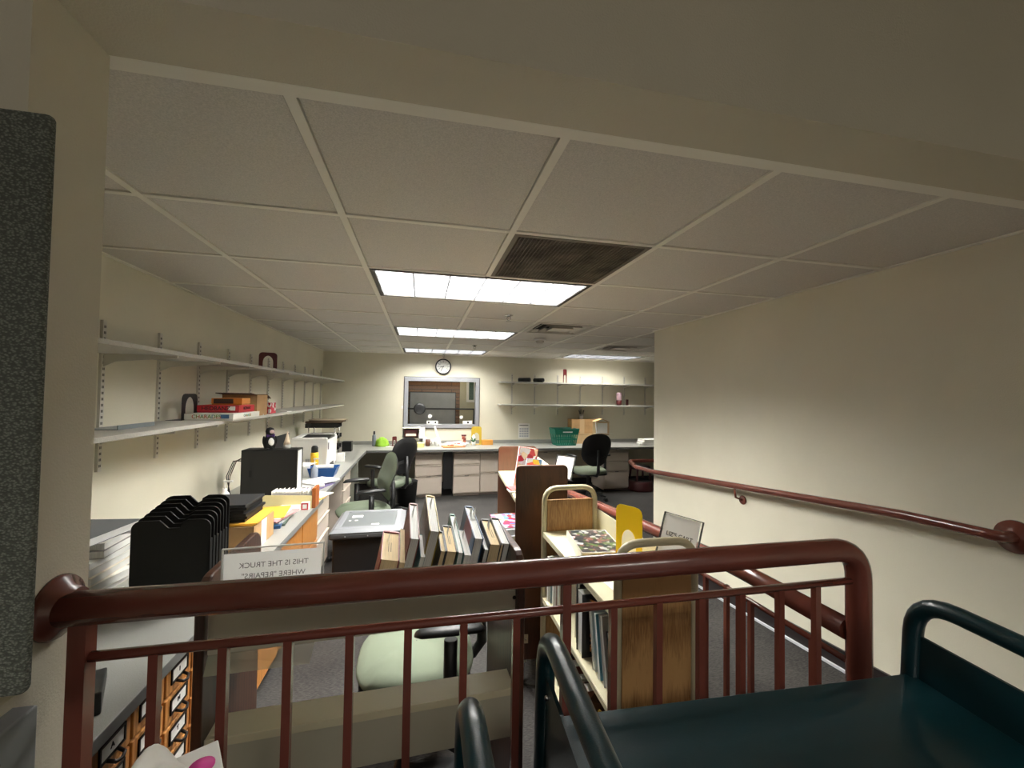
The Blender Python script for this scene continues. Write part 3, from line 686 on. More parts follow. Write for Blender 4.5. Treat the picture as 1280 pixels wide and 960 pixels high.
# lower narrow shelf with back board
m = MB(); m.box(-.491, .275, -.01, .075, .641, .645); m.box(-.491, .275, -.014, -.01, .627, .647); build(m, 'shelf', CREAM, ta, .001)
m = MB(); m.box(-.491, .275, -.006, -.002, .505, .640); build(m, 'back_board', TAUPE, ta, .002)
m = MB(); m.box(-.491, .275, .1, .33, .196, .20); build(m, 'shelf', BLACKP, ta, .001)
b = MB()
for zz in (.53, .62, .82, .9): b.ball((.271, -.012, zz), .0055)
for zz in (.62, .56): b.ball((-.485, -.014, zz), .0055)
build(b, 'bolts', DARKIRON, ta)
covm = lambda n, c, r=.5: mat(n, c, r)
IMG1 = mat('jacket_dark_portrait', (60, 48, 40), .35, kind='patch', cols=[(52, 42, 36), (96, 78, 60), (38, 36, 40), (120, 106, 84)], ps=16)
BK = [ # x, ztop, t, d, cover, pages, slips, label
 (-.104, 1.012, .052, .157, covm('cover_maroon', (128, 32, 44)), PAGES, 1, 'thick maroon hardback with cream pages, leftmost of the books leaning on the near truck', 1, 0),
 (-.052, .998, .016, .19, mat('cover_worn_tan', (150, 140, 112), .7, var=.4, vscale=30), PAGES, 0, 'thin worn tan paperback right beside the leftmost maroon hardback', 0, 1),
 (-.024, 1.065, .028, .225, covm('cover_redbrown', (112, 48, 42)), PAGEW, 1, 'tall red-brown hardback near the left of the leaning row with a paper slip', 0, 0),
 (.006, 1.009, .014, .125, covm('cover_teal', (60, 112, 118)), PAGEW, 0, 'slim teal book between the red-brown hardback and the tallest olive book', 0, 1),
 (.032, 1.083, .030, .24, covm('cover_olive', (150, 128, 40)), PAGEW, 1, 'tallest book of the leaning row, olive cover and bright white pages', 0, 0),
 (.0635, 1.022, .017, .113, covm('cover_navyblack', (28, 30, 44)), PAGES, 0, 'small navy book with pinkish cream pages right of the tallest olive book', 0, 0),
 (.0815, 1.02, .032, .151, covm('cover_black', (26, 24, 26)), PAGES, 1, 'black hardback with cream pages left of the dark green book', 1, 0),
 (.1145, 1.013, .019, .24, covm('cover_dkgreen', (26, 84, 68)), PAGEW, 1, 'dark green hardback with white pages in the middle of the leaning row', 0, 0),
 (.134, 1.003, .021, .147, covm('cover_greyblue', (130, 140, 158)), PAGEW, 1, 'grey-blue paperback just left of the big blue book', 0, 1),
 (.163, 1.052, .029, .21, covm('cover_blue', (42, 70, 104)), PAGEW, 2, 'large dark blue hardback right of the middle with two paper slips', 0, 0),
 (.193, 1.016, .017, .09, covm('cover_black', (26, 24, 26)), PAGEW, 0, 'thin low black book with white pages tucked beside the big blue hardback', 0, 0),
 (.2105, 1.03, .046, .157, covm('cover_black2', (30, 28, 28)), PAGES, 1, 'thick black hardback with cream rounded pages near the right end of the row', 1, 0),
 (.245, 1.031, .030, .16, covm('cover_darkbinder', (36, 28, 28), .3), PAGEW, 0, 'dark brown ring binder at the right end of the leaning row', 0, 0)]
ALPHA = math.radians(11); jac = {4: IMG1, 9: mat('jacket_red_yellow', (130, 40, 44), .4, kind='patch', cols=[(120, 34, 42), (40, 64, 96), (170, 150, 50), (46, 60, 84)], ps=9)}
for i, (x, zt, tt, dd, cv, pg, sl, lab, mk, pb) in enumerate(BK):
    lean = math.radians(9 if i > 6 else 11); Rm = ROT(.045, ALPHA, lean)
    Y0 = 1.24; h = (zt - .862) / math.cos(lean) / math.cos(ALPHA)
    P0 = Vector((x, Y0 + .045 * x, zt)) - (Rm @ Vector((0, 0, h)))
    o = book('book', lab, 'book', tt, dd, h, cv, pg, Matrix.Translation(P0) @ Rm, 'books leaning on the near walnut truck', sl, bool(pb), bool(mk))
    if i in jac: build(MB().box(-.0006, 0, .01, dd, .0, h), 'jacket', jac[i], o)
# acrylic sign (read from the other side) standing on the truck
sg = thing('acrylic_sign', 'clear acrylic sign holder on the near truck, its message showing reversed', 'sign', (-.478, 1.170, .85), .045)
AC = clear('clear_acrylic', (235, 238, 235), .06, .05)
build(MB().box(0, .235, 0, .002, 0, .235).box(0, .235, .006, .008, 0, .235).box(0, .002, .002, .006, 0, .235).box(.233, .235, .002, .006, 0, .235), 'holder', AC, sg)
build(frame_rect(MB(), -.0005, .2355, 0, .2355, .0022, -.0003, .0083), 'polished_edge', clear('acrylic_edge', (250, 250, 245), .1, .45), sg)
m = MB(); m.add([(.004, .0034, .04), (.229, .0034, .04), (.229, .0034, .222), (.004, .0034, .222)], [(0, 1, 2, 3)]); build(m, 'paper', SIGNP, sg)
MIR = Matrix.Scale(-1, 4, (1, 0, 0))
for txt, zz in (('THIS IS THE TRUCK', .190), ('WHERE "REPAIRS"', .163)):
    text(txt, 'lettering', .0185, INKG, sg, Matrix.Translation((.118, .0026, zz)) @ MIR @ FACE_CAM)
# translucent plastic sheet hanging in front of the truck back
ps = thing('plastic_sleeve', 'translucent plastic sheet hanging over the left part of the near truck', 'plastic sheet', (-.49, 1.150, .70), .045)
m = MB(); m.add([(.0, 0, .25), (.235, .0, .25), (.235, -.004, .14), (-.0, -.004, .14), (.228, -.02, .10), (-.006, -.024, .105)], [(0, 1, 2, 3), (3, 2, 4, 5)])
build(m, 'sheet', clear('frosted_plastic', (206, 200, 170), .35, .45), ps)

# ---- truck B (far walnut truck)
tbk = thing('walnut_book_truck', 'dark walnut-ended book truck with cream shelves, standing behind the oak one', 'book truck', (.484, 2.10, 0), -.068)
for y in (0, .80):
    m = MB(); m.prism(rrect(-.0, .275, .13, 1.118, .025, .02), 'y', y - .01, y + .01); build(m, 'end_panel', WALNUT, tbk, .004)
    for xx in (.04, .24): caster(tbk, xx, y + (.03 if y == 0 else -.03), 0, .045)
for z in (.945, .63, .32):
    m = MB(); m.box(.0, .262, .012, .788, z - .004, z).box(0, .004, .012, .788, z - .022, z); build(m, 'shelf', CREAM, tbk, .0015)
    build(MB().box(.262, .266, .012, .788, z - .01, z + .11), 'back_board', CREAM, tbk, .001)
b = thing('wall_outlet_plate', 'small beige latch plate low on the near end of the dark walnut truck', 'latch plate', (.50, 2.088, .20))
build(MB().box(0, .028, -.003, 0, 0, .045), 'plate', CREAMD, b, .002); build(MB().ball((.014, -.004, .022), .006), 'screw', CHROME, b)
b.parent = tbk; b.location = (.045, -.0105, .215); del b['label']; del b['category']; b.name = 'latch_plate'
# contents of truck B
REDB = mat('cover_red_pictures', (206, 60, 62), .4, kind='patch', cols=[(190, 44, 50), (190, 44, 50), (206, 190, 176), (236, 214, 170), (214, 80, 70), (240, 236, 230)], ps=30)
o = book('picture_book', 'red illustrated book standing tilted on top of the dark walnut truck', 'book', .012, .13, .232, covm('cover_red', (200, 46, 52), .4), PAGEW, Matrix.Translation((.535, 2.40, .948)) @ ROT(-PI / 2 + .25, -.16, 0), None, 0, True)
build(MB().box(.0121, .0127, .004, .126, .004, .228), 'cover_picture', REDB, o)
o = book('picture_book', 'blue and yellow picture book in front of the tilted red book on the walnut truck', 'book', .008, .1, .17, covm('cover_ltblue', (90, 140, 200), .4), PAGEW, Matrix.Translation((.58, 2.34, .948)) @ ROT(-PI / 2 + .25, -.14, 0), None, 0, True)
build(MB().box(.0081, .0086, .003, .097, .003, .167), 'cover_picture', mat('cover_blue_pic', (90, 140, 200), .4, kind='patch', cols=[(84, 130, 200), (236, 200, 70), (226, 236, 240), (210, 90, 80)], ps=22), o)
for k, c in enumerate(((214, 210, 204), (170, 60, 60))):
    o = book('thin_book', 'thin %s booklet lying on the top cream shelf of the walnut truck' % ('white' if k == 0 else 'red-edged'), 'booklet', .008, .12, .09, covm('cover_thin%d' % k, c), PAGEW, Matrix.Translation((.50 + .008 * k, 2.22 + .012 * k, .9462 + .010 * k)) @ ROT(PI / 2 + .1 * k, 0, PI / 2) @ Matrix.Translation((-.008, -.1, 0)), None, 0, True)
LOWC = [mat('cover_multi', (120, 160, 220), .35, kind='patch', cols=[(84, 120, 190), (190, 40, 76), (206, 120, 50), (190, 200, 214), (110, 150, 206), (150, 176, 210)], ps=34), covm('cover_w', (222, 222, 228)), covm('cover_plum', (70, 40, 52)), covm('cover_lt', (200, 204, 210))]
zz = .632
for k, (tt, nm, lab) in enumerate(((.03, 'book', 'plum-coloured book at the bottom of the pile on the middle shelf of the walnut truck'), (.045, 'book', 'thick white book above the plum one on the walnut truck'), (.03, 'book', 'pale grey book second from the top of the pile on the walnut truck'), (.006, 'magazine', 'colourful magazine on top of the pile on the walnut truck'))):
    cv = [LOWC[2], LOWC[1], LOWC[3], LOWC[0]][k]
    M = Matrix.Translation((.475 - .010 * k, 2.22 + .015 * k, zz)) @ Matrix.Rotation(-.07 + .05 * k, 4, 'Z') @ Matrix.Rotation(-PI / 2, 4, 'Y') @ Matrix.Translation((0, 0, -.2))
    book(nm, lab, 'magazine' if k == 3 else 'book', tt, .27, .2, cv, PAGEW, M, None, 0, True); zz += tt + .001
def acrylic(label, loc, rz, w_, h_, lines, size, par=None):
    s = thing('acrylic_sign', label, 'sign', loc, rz)
    s.rotation_euler = (-.36, 0, rz)
    build(MB().box(0, w_, .005, .007, 0, h_).box(0, w_, -.02, .03, -.0, .002), 'holder', AC, s)
    build(frame_rect(MB(), -.0005, w_ + .0005, 0, h_ + .0005, .0022, -.0003, .0073), 'polished_edge', clear('acrylic_edge_dark', (90, 90, 90), .1, .75), s)
    m = MB(); m.add([(.006, .0032, .003), (w_ - .008, .0032, .003), (w_ - .008, .0032, h_ - .004), (.006, .0032, h_ - .004)], [(0, 1, 2, 3)]); build(m, 'paper', SIGNP, s)
    for k, l in enumerate(lines): text(l, 'lettering', size, INK, s, Matrix.Translation((w_ / 2, .0024, h_ * .56 - k * size * 1.5)) @ FACE_CAM)
    return s
acrylic('small acrylic sign standing on the right edge of the dark walnut truck', (.765, 2.36, 1.0), -.95, .13, .135, [], .035)

# ---- truck C (oak with cream tube frames)
tc_ = thing('oak_book_truck', 'book truck with oak laminate ends in cream tube frames and cream shelves, nearest the ramp', 'book truck', (.572, 1.15, 0))
wC, lC, hC = .272, .755, 1.052
for y in (0, lC):
    m = MB(); m.ring_tube([(.008, y, .12)] + bend((.008, y, .12), (.008, y, hC - .012), (wC - .008, y, hC - .012), .07, 7) + bend((.008, y, hC - .012), (wC - .008, y, hC - .012), (wC - .008, y, .12), .07, 7) + [(wC - .008, y, .12)], .0125, 16)
    build(m, 'end_tube', CREAMD, tc_)
    build(MB().box(.021, wC - .021, y - .006, y + .006, .16, .985), 'end_board', OAK, tc_, .002)
    for xx in (.03, wC - .03): caster(tc_, xx, y + (.02 if y == 0 else -.02), 0, .045)
for k, z in enumerate((.838, .535, .235)):
    m = MB(); m.box(.0, wC, .008, lC - .008, z - .004, z).box(0, .004, .008, lC - .008, z - .024, z - .004); build(m, 'shelf', CREAM, tc_, .0015)
    build(MB().box(wC - .004, wC, .008, lC - .008, z, z + (.10 if k == 0 else .085)), 'back_board', CREAM, tc_, .001)
CZ = (.839, .536, .236)
# paperback lying on top
PB = mat('cover_collage', (90, 60, 56), .3, kind='patch', cols=[(30, 44, 42), (70, 62, 60), (130, 86, 78), (176, 176, 172), (90, 110, 60), (54, 46, 48), (40, 44, 50)], ps=60)
M = Matrix.Translation((.618, 1.53, CZ[0])) @ Matrix.Rotation(-.10, 4, 'Z') @ Matrix.Rotation(PI / 2, 4, 'X')
def flat_book(label, loc, rz, w_, d_, t_, cov, pg, topm=None, nm='book', group=None, paperback=False, titles=()):
    """lying flat; x width (spine at x=0), y length"""
    M = Matrix.Translation(loc) @ Matrix.Rotation(rz, 4, 'Z')
    m = MB(); c = .0015 if paperback else .0028; m.box(0, w_, 0, d_, 0, c).box(0, w_, 0, d_, t_ - c, t_).box(-.001, c, 0, d_, 0, t_)
    o = build(m, nm, cov); o.matrix_basis = M; tag(o, label, 'book', group)
    build(MB().box(c, w_ - .002, .002, d_ - .002, c, t_ - c), 'pages', pg, o)
    if topm: build(MB().box(.004, w_ - .004, .004, d_ - .004, t_, t_ + .0004), 'cover_picture', topm, o)
    return o
pb = flat_book('thick paperback with a collage cover and white spine, lying on top of the oak truck', (.615, 1.52, CZ[0]), -.13, .175, .265, .038, mat('cover_white_spine', (226, 222, 210), .4), PAGES, PB)
# yellow bookend
def bookend(label, loc, rz, m_, w_=.125, h_=.22, t_=.0022, nm='bookend', foot=.12):
    t = thing(nm, label, 'bookend', loc, rz)
    k = w_ * .22; top = h_; out = rrect(0, w_, 0, h_, w_ * .2, 0, 6); inn = [(k, 0)] + [(w_ / 2 - (w_ / 2 - k) * math.cos(a * PI / 10), h_ * .42 + (w_ / 2 - k) * 1.5 * math.sin(a * PI / 10)) for a in range(11)] + [(w_ - k, 0)]
    # plate with an arched opening: outline polygon going up outside and back down the arch
    poly = out[:14 - 0]
    mb2 = MB()
    o_ = [(w_, 0)] + out[:-2] + [(0, 0)]
    m_out = o_; m_in = inn[::-1]
    # build as strip between outer and inner curves
    NN = 40
    def resample(c, n):
        L_ = [0]
        for a, b in zip(c, c[1:]): L_.append(L_[-1] + math.dist(a, b))
        r = []
        for i in range(n + 1):
            s = L_[-1] * i / n; j = 0
            while j < len(L_) - 2 and L_[j + 1] < s: j += 1
            u = (s - L_[j]) / max(1e-9, L_[j + 1] - L_[j]); r.append((c[j][0] + (c[j + 1][0] - c[j][0]) * u, c[j][1] + (c[j + 1][1] - c[j][1]) * u))
        return r
    A = resample(m_out, NN); B = resample(m_in, NN); vs = []
    for p, q in zip(A, B): vs += [(p[0], 0, p[1]), (q[0], 0, q[1]), (p[0], t_, p[1]), (q[0], t_, q[1])]
    fs = []
    for i in range(NN):
        a = i * 4; b = a + 4
        fs += [(a, a + 1, b + 1, b), (a + 2, b + 2, b + 3, a + 3), (a, b, b + 2, a + 2), (a + 1, a + 3, b + 3, b + 1)]
    fs += [(0, 2, 3, 1), (NN * 4, NN * 4 + 1, NN * 4 + 3, NN * 4 + 2)]
    mb2.add(vs, fs); build(mb2, 'plate', m_, t)
    f = MB(); f.box(0, w_, t_, foot, 0, .0018); build(f, 'foot', m_, t); return t
bookend('bright yellow steel bookend with an arched cut-out on top of the oak truck', (.735, 1.475, CZ[0] + .001), -1.12, YELLOW, .115, .235)
acrylic('acrylic sign with black capitals at the right edge of the oak truck', (.812, 1.335, .922), -1.22, .15, .158, ["LIZ'S CART"], .021)
o = build(MB().box(-.09, .09, -.11, .11, 0, .0012), 'paper_sheet', PAPER, None, loc=(.72, 1.30, CZ[0] + .0003), rz=.1); tag(o, 'white sheet of paper lying near the front handle of the oak truck', 'paper')
# middle shelf of C: spines face -x, lying row along y
def shelf_book(x, y, z, t_, d_, h_, cov, pg, label, lean=0, txt=None, tm=None, pbk=False, group='books on the middle shelf of the oak truck'):
    """stands on the shelf, fore edge facing -x, front cover facing -y"""
    M = Matrix.Translation((x, y + t_, z)) @ Matrix.Rotation(-lean, 4, 'X') @ Matrix.Rotation(-PI / 2, 4, 'Z')
    o = book('book', label, 'book', t_, d_, h_, cov, pg, M, group, 0, pbk)
    if txt:
        for k, (w_, yy_) in enumerate(txt):
            text(w_, 'lettering', .034, tm, o, Matrix(((0, 0, 1, t_ + .0005), (0, 1, 0, yy_), (-1, 0, 0, h_ / 2), (0, 0, 0, 1))), bold=.001)
    return o
C2 = CZ[1]; X0 = .585
cw = [covm('cover_cw0', (232, 230, 222)), covm('cover_cw1', (120, 150, 160)), covm('cover_cw2', (236, 232, 224)), covm('cover_cw3', (150, 120, 110))]
yy = 1.865
for k in range(5):
    t_ = (.018, .014, .02, .012, .016)[k]
    shelf_book(X0 + .006 * k, yy - t_, C2, t_, .15, (.2, .21, .215, .2, .19)[k], cw[k % 4], PAGEW, ('pale slim book standing at the far end of the middle oak-truck shelf', 'slim grey-blue book next to the far end of the middle oak-truck shelf', 'white slim book third from the far end of the middle oak-truck shelf', 'thin brownish book fourth from the far end of the middle oak-truck shelf', 'white slim book fifth from the far end of the middle oak-truck shelf')[k], 0, pbk=True)
    yy -= t_ + .004
shelf_book(X0 + .02, 1.53, C2, .03, .15, .21, covm('cover_cw4', (210, 204, 190)), PAGEW, 'cream book just behind the black lettered book on the oak truck')
shelf_book(X0 + .012, 1.49, C2, .034, .15, .235, covm('cover_blk3', (34, 32, 32)), PAGEW, 'dark grey hardback touching the black lettered book on the oak truck')
shelf_book(X0 - .002, 1.43, C2, .055, .17, .225, covm('cover_blk4', (24, 22, 22), .3), PAGEW, 'thick black book with orange capitals down its cover on the middle oak-truck shelf', 0, (('AL CAPONE', .042),), mat('orange_foil', (206, 120, 50), .4))
yy = 1.362
for k, (t_, h_, c_, lab) in enumerate(((.020, .20, (232, 230, 224), 'white book leaning right of the black lettered book on the oak truck'), (.016, .2, (70, 130, 150), 'slim blue-edged book, second of the leaning ones on the oak truck'), (.026, .215, (196, 196, 192), 'grey hardback, third of the leaning ones on the oak truck'), (.034, .19, (44, 38, 38), 'black-jacketed book leaning nearest to the front oak end board'))):
    shelf_book(X0 + .012, yy - t_, C2, t_, .15, h_, covm('cover_ln%d' % k, c_), PAGEW, lab, .22, pbk=(k == 1)); yy -= t_ + .026
# bottom shelf of C
C3 = CZ[2]
for k, (y_, t_, h_, c_, lab) in enumerate(((1.70, .03, .2, (190, 190, 184), 'pale book at the far part of the bottom oak-truck shelf'), (1.65, .02, .22, (40, 38, 42), 'black book on the bottom oak-truck shelf'), (1.52, .05, .21, (110, 56, 40), 'thick red-brown book on the bottom oak-truck shelf'), (1.465, .028, .2, (222, 218, 208), 'cream book right of the red-brown one on the bottom oak-truck shelf'), (1.40, .05, .2, (84, 54, 50), 'brown patterned book on the bottom oak-truck shelf'))):
    shelf_book(X0 + .01, y_, C3, t_, .15, h_, covm('cover_bt%d' % k, c_) if k != 4 else mat('cover_bt4', c_, .5, kind='patch', cols=[(84, 54, 50), (60, 36, 36), (120, 84, 76)], ps=26), PAGEW, lab, 0, group='books on the bottom shelf of the oak truck')
bookend('dark yellow steel bookend on the bottom shelf of the oak truck', (.60, 1.33, C3 + .001), -PI / 2 + .1, mat('yellow_steel2', (196, 160, 20), .4), .12, .2)
# ------------------------------------------------------------------ office chairs (facing local +y)
CUSH = SAGE
def blob(ox, oz, w0, w1, h, prof, thick, bulge, side, rings=7, n=36, e=2.6):
    """cushion-like panel in the xz plane following profile y(z); side=+1 front face, -1 rear face, returns MB"""
    m = MB(); vs = []
    def P(u, s_):
        c, si = math.cos(u), math.sin(u)
        x = math.copysign(abs(c) ** (2 / e), c); z = math.copysign(abs(si) ** (2 / e), si)
        zz = z * h / 2; wz = w0 + (w1 - w0) * (z * .5 + .5); return x * wz / 2 * s_, zz * s_
    for r in range(rings + 1):
        s_ = r / rings
        for j in range(n):
            x, z = P(2 * PI * j / n, s_); d = bulge * (1 - s_ ** 3.2) + thick * math.sqrt(max(0, 1 - s_ ** 8))
            vs.append((ox + x, prof(oz + z) + side * d + .35 * x * x * .9, oz + z))
    fs = [(r * n + j, r * n + (j + 1) % n, (r + 1) * n + (j + 1) % n, (r + 1) * n + j) for r in range(rings) for j in range(n)]
    m.add(vs, fs, True); return m
def chair(label, loc, rz, cloth=SAGE, back_top=.94, back_w=.46, back_h=.43, arms=True, seat_z=.455):
    t = thing('office_chair', label, 'office chair', loc, rz)
    # base
    b = MB(); b.lathe([(.03, .075), (.04, .085), (.035, .13), (.024, .14), (.024, .34), (.03, .36)], n=16); build(b, 'column', BLACKP, t)
    for k in range(5):
        a = 2 * PI * k / 5 + .3; c, s_ = math.cos(a), math.sin(a)
        l = build(MB().ring_tube([(.02 * c, .02 * s_, .105), (.14 * c, .14 * s_, .095), (.27 * c, .27 * s_, .07)], [.026, .022, .015], 10, flat=.7), 'leg', BLACKP, t)
        build(MB().lathe([(.001, -.022), (.027, -.022), (.027, -.004), (.012, -.003), (.012, .003), (.027, .004), (.027, .022), (.001, .022)], (.27 * c, .27 * s_, .028), 16, 'y'), 'caster', BLACKP, l)
    build(MB().box(-.1, .1, -.12, .1, .36, .39).ring_tube([(.08, 0, .375), (.24, .03, .37)], .007, 8), 'mechanism', BLACKP, t, .006)
    # seat
    S_ = MB(); n = 40; vs = []; prof = [(1.0, .0), (1.03, .02), (1.0, .048), (.85, .066), (.5, .072), (.01, .066)]
    for (q, z) in prof:
        for j in range(n):
            u = 2 * PI * j / n; c, s_ = math.cos(u), math.sin(u)
            x = math.copysign(abs(c) ** .7, c) * .235 * q; y = math.copysign(abs(s_) ** .7, s_) * .225 * q
            vs.append((x, y, seat_z - .07 + z - (.02 if y > .17 and z > .03 else 0)))
    fs = [(i * n + j, i * n + (j + 1) % n, (i + 1) * n + (j + 1) % n, (i + 1) * n + j) for i in range(len(prof) - 1) for j in range(n)]
    S_.add(vs, fs, True); build(S_, 'seat', cloth, t)
    build(MB().prism(rrect(-.22, .22, -.21, .21, .08, .08), 'z', seat_z - .09, seat_z - .065), 'seat_pan', BLACKP, t, .004)
    # back
    zc = back_top - back_h / 2
    prof_ = lambda z: -.215 - .10 * (z - seat_z) + .045 * math.exp(-((z - seat_z - .18) / .10) ** 2)
    if True:
        fr = blob(0, zc, back_w * .80, back_w, back_h, prof_, .014, .018, 1, e=2.5); build(fr, 'backrest', cloth, t)
        sh = blob(0, zc, back_w * .82, back_w * 1.015, back_h * 1.02, prof_, .016, .012, -1, e=2.5); so = build(sh, 'back_shell', BLACKP, t)
        for q in range(3):
            m = MB(); rad = .10 + .022 * q; pp = []
            for a in range(11):
                an = PI * (.2 + .6 * a / 10); x = rad * 1.25 * math.cos(an); z = zc - .16 + rad * .75 * math.sin(an)
                pp.append((x, prof_(z) - .0275 + .32 * x * x, z))
            m.ring_tube(pp, .0035, 6); build(m, 'ridge', BLACKP, so)
    m = MB(); m.ring_tube([(0, -.1, .37), (0, -.24, .375), (0, -.275, .42), (0, -.265, zc)], [.02, .022, .022, .016], 10, flat=1.0); build(m, 'back_bar', BLACKP, t)
    if arms:
        for s_ in (-1, 1):
            m = MB(); m.ring_tube([(s_ * .17, 0, .385), (s_ * .265, 0, .385), (s_ * .275, 0, .42), (s_ * .275, 0, .60)], [.02, .022, .024, .024], 10, flat=.8); ar = build(m, 'armrest', BLACKP, t)
            pd = MB(); pd.ring_tube([(s_ * .272, -.12, .625), (s_ * .272, -.105, .632), (s_ * .275, .0, .636), (s_ * .27, .10, .632), (s_ * .262, .125, .622)], [.014, .034, .04, .036, .014], 14, flat=.42); build(pd, 'arm_pad', BLACKP, ar)
    return t
ch1 = chair('office chair with pale green seat pushed against the back of the near truck', (.0, 1.80, 0), PI / 2, back_top=.80, back_h=.3)
for c_ in ch1.children:
    if c_.name.startswith('armrest'): c_.location.y = -.12
chair('office chair with worn green cushions seen side-on behind the black lidded bin', (-.50, 4.02, 0), PI / 2 + .36, SAGED, back_top=.92, back_w=.47, back_h=.44)
chair('office chair turned away toward the corner, ridged black back, left of the beige pedestals', (-.36, 5.25, 0), PI / 4 + .1, SAGED, back_top=.955, back_w=.48)
chair('office chair with round ridged black back and pale green seat below the cardboard boxes', (2.38, 5.66, 0), .12, SAGE, back_top=.955, back_w=.50, back_h=.45)
wbk = thing('waste_basket', 'black waste basket behind the green side-on chair', 'waste basket', (-.165, 5.62, 0))
build(MB().lathe([(.001, .0), (.11, 0), (.135, .33), (.14, .34), (.132, .34), (.108, .01), (.001, .01)], n=28), 'bucket', BLACKS, wbk)

# lidded bin
bn = thing('lidded_bin', 'black bin with a silver-grey rimmed lid beside the green chair', 'bin', (-.565, 2.86, 0))
build(MB().box(.02, .445, .02, .46, 0.02, .53), 'body', BLACKS, bn, .012)
build(MB().box(-.0, .465, .0, .48, .53, .575), 'collar', mat('dark_grey_plastic', (66, 67, 68), .5), bn, .014)
m = MB(); o_ = [(0, 0), (.465, 0), (.465, .48), (0, .48)]; i_ = [(.06, .06), (.405, .06), (.405, .42), (.06, .42)]
vs = [(x, y, .575) for x, y in o_] + [(x, y, .598) for x, y in [(.03, .03), (.435, .03), (.435, .45), (.03, .45)]] + [(x, y, .600) for x, y in i_] + [(x, y, .592) for x, y in [(.065, .065), (.4, .065), (.4, .415), (.065, .415)]]
fs = [(k * 4 + i, k * 4 + (i + 1) % 4, k * 4 + 4 + (i + 1) % 4, k * 4 + 4 + i) for k in range(3) for i in range(4)]
m.add(vs, fs); build(m, 'lid_rim', SILVER, bn, .004)
build(MB().box(.064, .401, .064, .416, .585, .593), 'lid_panel', mat('lid_grey', (98, 102, 104), .4), bn)
b = MB()
for (x, y, w_, d_) in ((.10, .28, .07, .05), (.13, .2, .02, .02), (.25, .1, .05, .02), (.09, .2, .015, .02)): b = build(MB().box(x, x + w_, y, y + d_, .5932, .5942), 'paper_scrap', PAPER, bn)
for x in (.1, .24, .38): build(MB().ball((x, -.002, .552), .004), 'screw', SILVER, bn)

# ------------------------------------------------------------------ left worktop things
fs_ = thing('file_sorter', 'large black plastic file sorter with stepped notched dividers on the near left worktop', 'file sorter', (-.99, 1.72, CT))
for k in range(7):
    h = .315 + .009 * k; w_ = .25 - .0 * k; x0 = .004 * k; y = .024 * k
    out = [(x0 + .012, 0), (w_ - .005, 0), (w_, .10)] + [(w_, h - .03)] + arc((w_ - .03, h - .0 - .03), .03, 0, PI / 2, 5) + [(w_ - .075, h), (w_ - .095, h - .012), (w_ - .098, h - .028), (x0 + .115, h - .028), (x0 + .10, h - .012), (x0 + .088, h)] + arc((x0 + .03, h - .03), .03, PI / 2, PI, 5) + [(x0, .10)]
    build(MB().prism(out, 'y', y, y + .006), 'divider', BLACKS, fs_, .0015)
build(MB().box(.01, .245, 0, .17, 0, .02).box(.24, .247, 0, .15, .02, .24), 'tray_base', BLACKS, fs_, .002)
random.seed(3)
cols = [(216, 212, 204), (236, 232, 222), (190, 186, 176), (242, 238, 228), (226, 216, 196), (206, 200, 190), (240, 236, 226), (150, 148, 146), (232, 228, 218)]
z = CT + .001
for k in range(10):
    t_ = .018 + .012 * random.random(); x = -1.40 + .02 * random.random(); y = 1.66 + .02 * k * .6; w_ = .275 + .02 * random.random(); m_ = mat('journal_%d' % (k % 9), cols[k % 9], .6)
    tilt = .0
    o = flat_book('periodical in the untidy pale pile beside the column, %s' % ('at the bottom', 'second from the bottom', 'third from the bottom', 'fourth from the bottom', 'fifth from the bottom', 'fifth from the top', 'fourth from the top', 'third from the top', 'second from the top', 'dark grey one on top')[k], (x, y, z), -.16 + .26 * random.random(), w_, .24, t_, m_ if k < 9 else mat('journal_top', (92, 96, 102), .4), PAGEW, None, 'periodical', 'pale periodicals piled beside the column', True); z += t_ + .001
o = thing('steel_bookstand', 'grey angled steel stand leaning over the pile beside the column', 'book stand', (-1.14, 1.60, CT + .001))
build(MB().box(0, .004, 0, .17, 0, .10).box(0, .06, 0, .17, 0, .003), 'plate', mat('grey_brown_steel', (96, 90, 82), .4, metal=.4), o, .001)
# cardboard box with envelopes and black folders
cb = thing('cardboard_box', 'open cardboard box with white tape on its side behind the black file sorter', 'cardboard box', (-1.03, 2.24, CT))
build(MB().box(0, .25, 0, .004, 0, .125).box(0, .25, .276, .28, 0, .125).box(0, .004, 0, .28, 0, .125).box(.246, .25, 0, .28, 0, .125).box(0, .25, 0, .28, 0, .004), 'carton', CARD, cb)
build(MB().box(.2502, .2508, .10, .17, 0, .125), 'tape', PAPER, cb)
for k in range(3):
    o = build(MB().box(-.12, .12, -.13, .13, 0, .003), 'envelope', mat('yellow_envelope', (232, 176, 66), .7), None, loc=(-.905 + .004 * k, 2.385, CT + .1262 + .0035 * k), rz=.03 * k - .02); tag(o, 'yellow envelope on the open cardboard box, %s' % ('lowest of three', 'middle of three', 'topmost of three')[k], 'envelope', 'yellow envelopes on the cardboard box')
z = CT + .137
for k in range(6):
    o = build(MB().box(-.10, .10, -.12, .12, 0, .0135), 'black_case', BLACKS if k < 5 else mat('case_charcoal', (44, 45, 47), .5), None, .002, loc=(-.935 + .006 * (k % 3), 2.40 - .004 * k, z), rz=.04 * math.sin(k * 2)); z += .0155
    tag(o, 'flat black plastic case on the cardboard box, %s of the pile of six' % ('lowest', 'second from bottom', 'third from bottom', 'third from top', 'second from top', 'topmost')[k], 'plastic case', 'black cases stacked on the cardboard box')
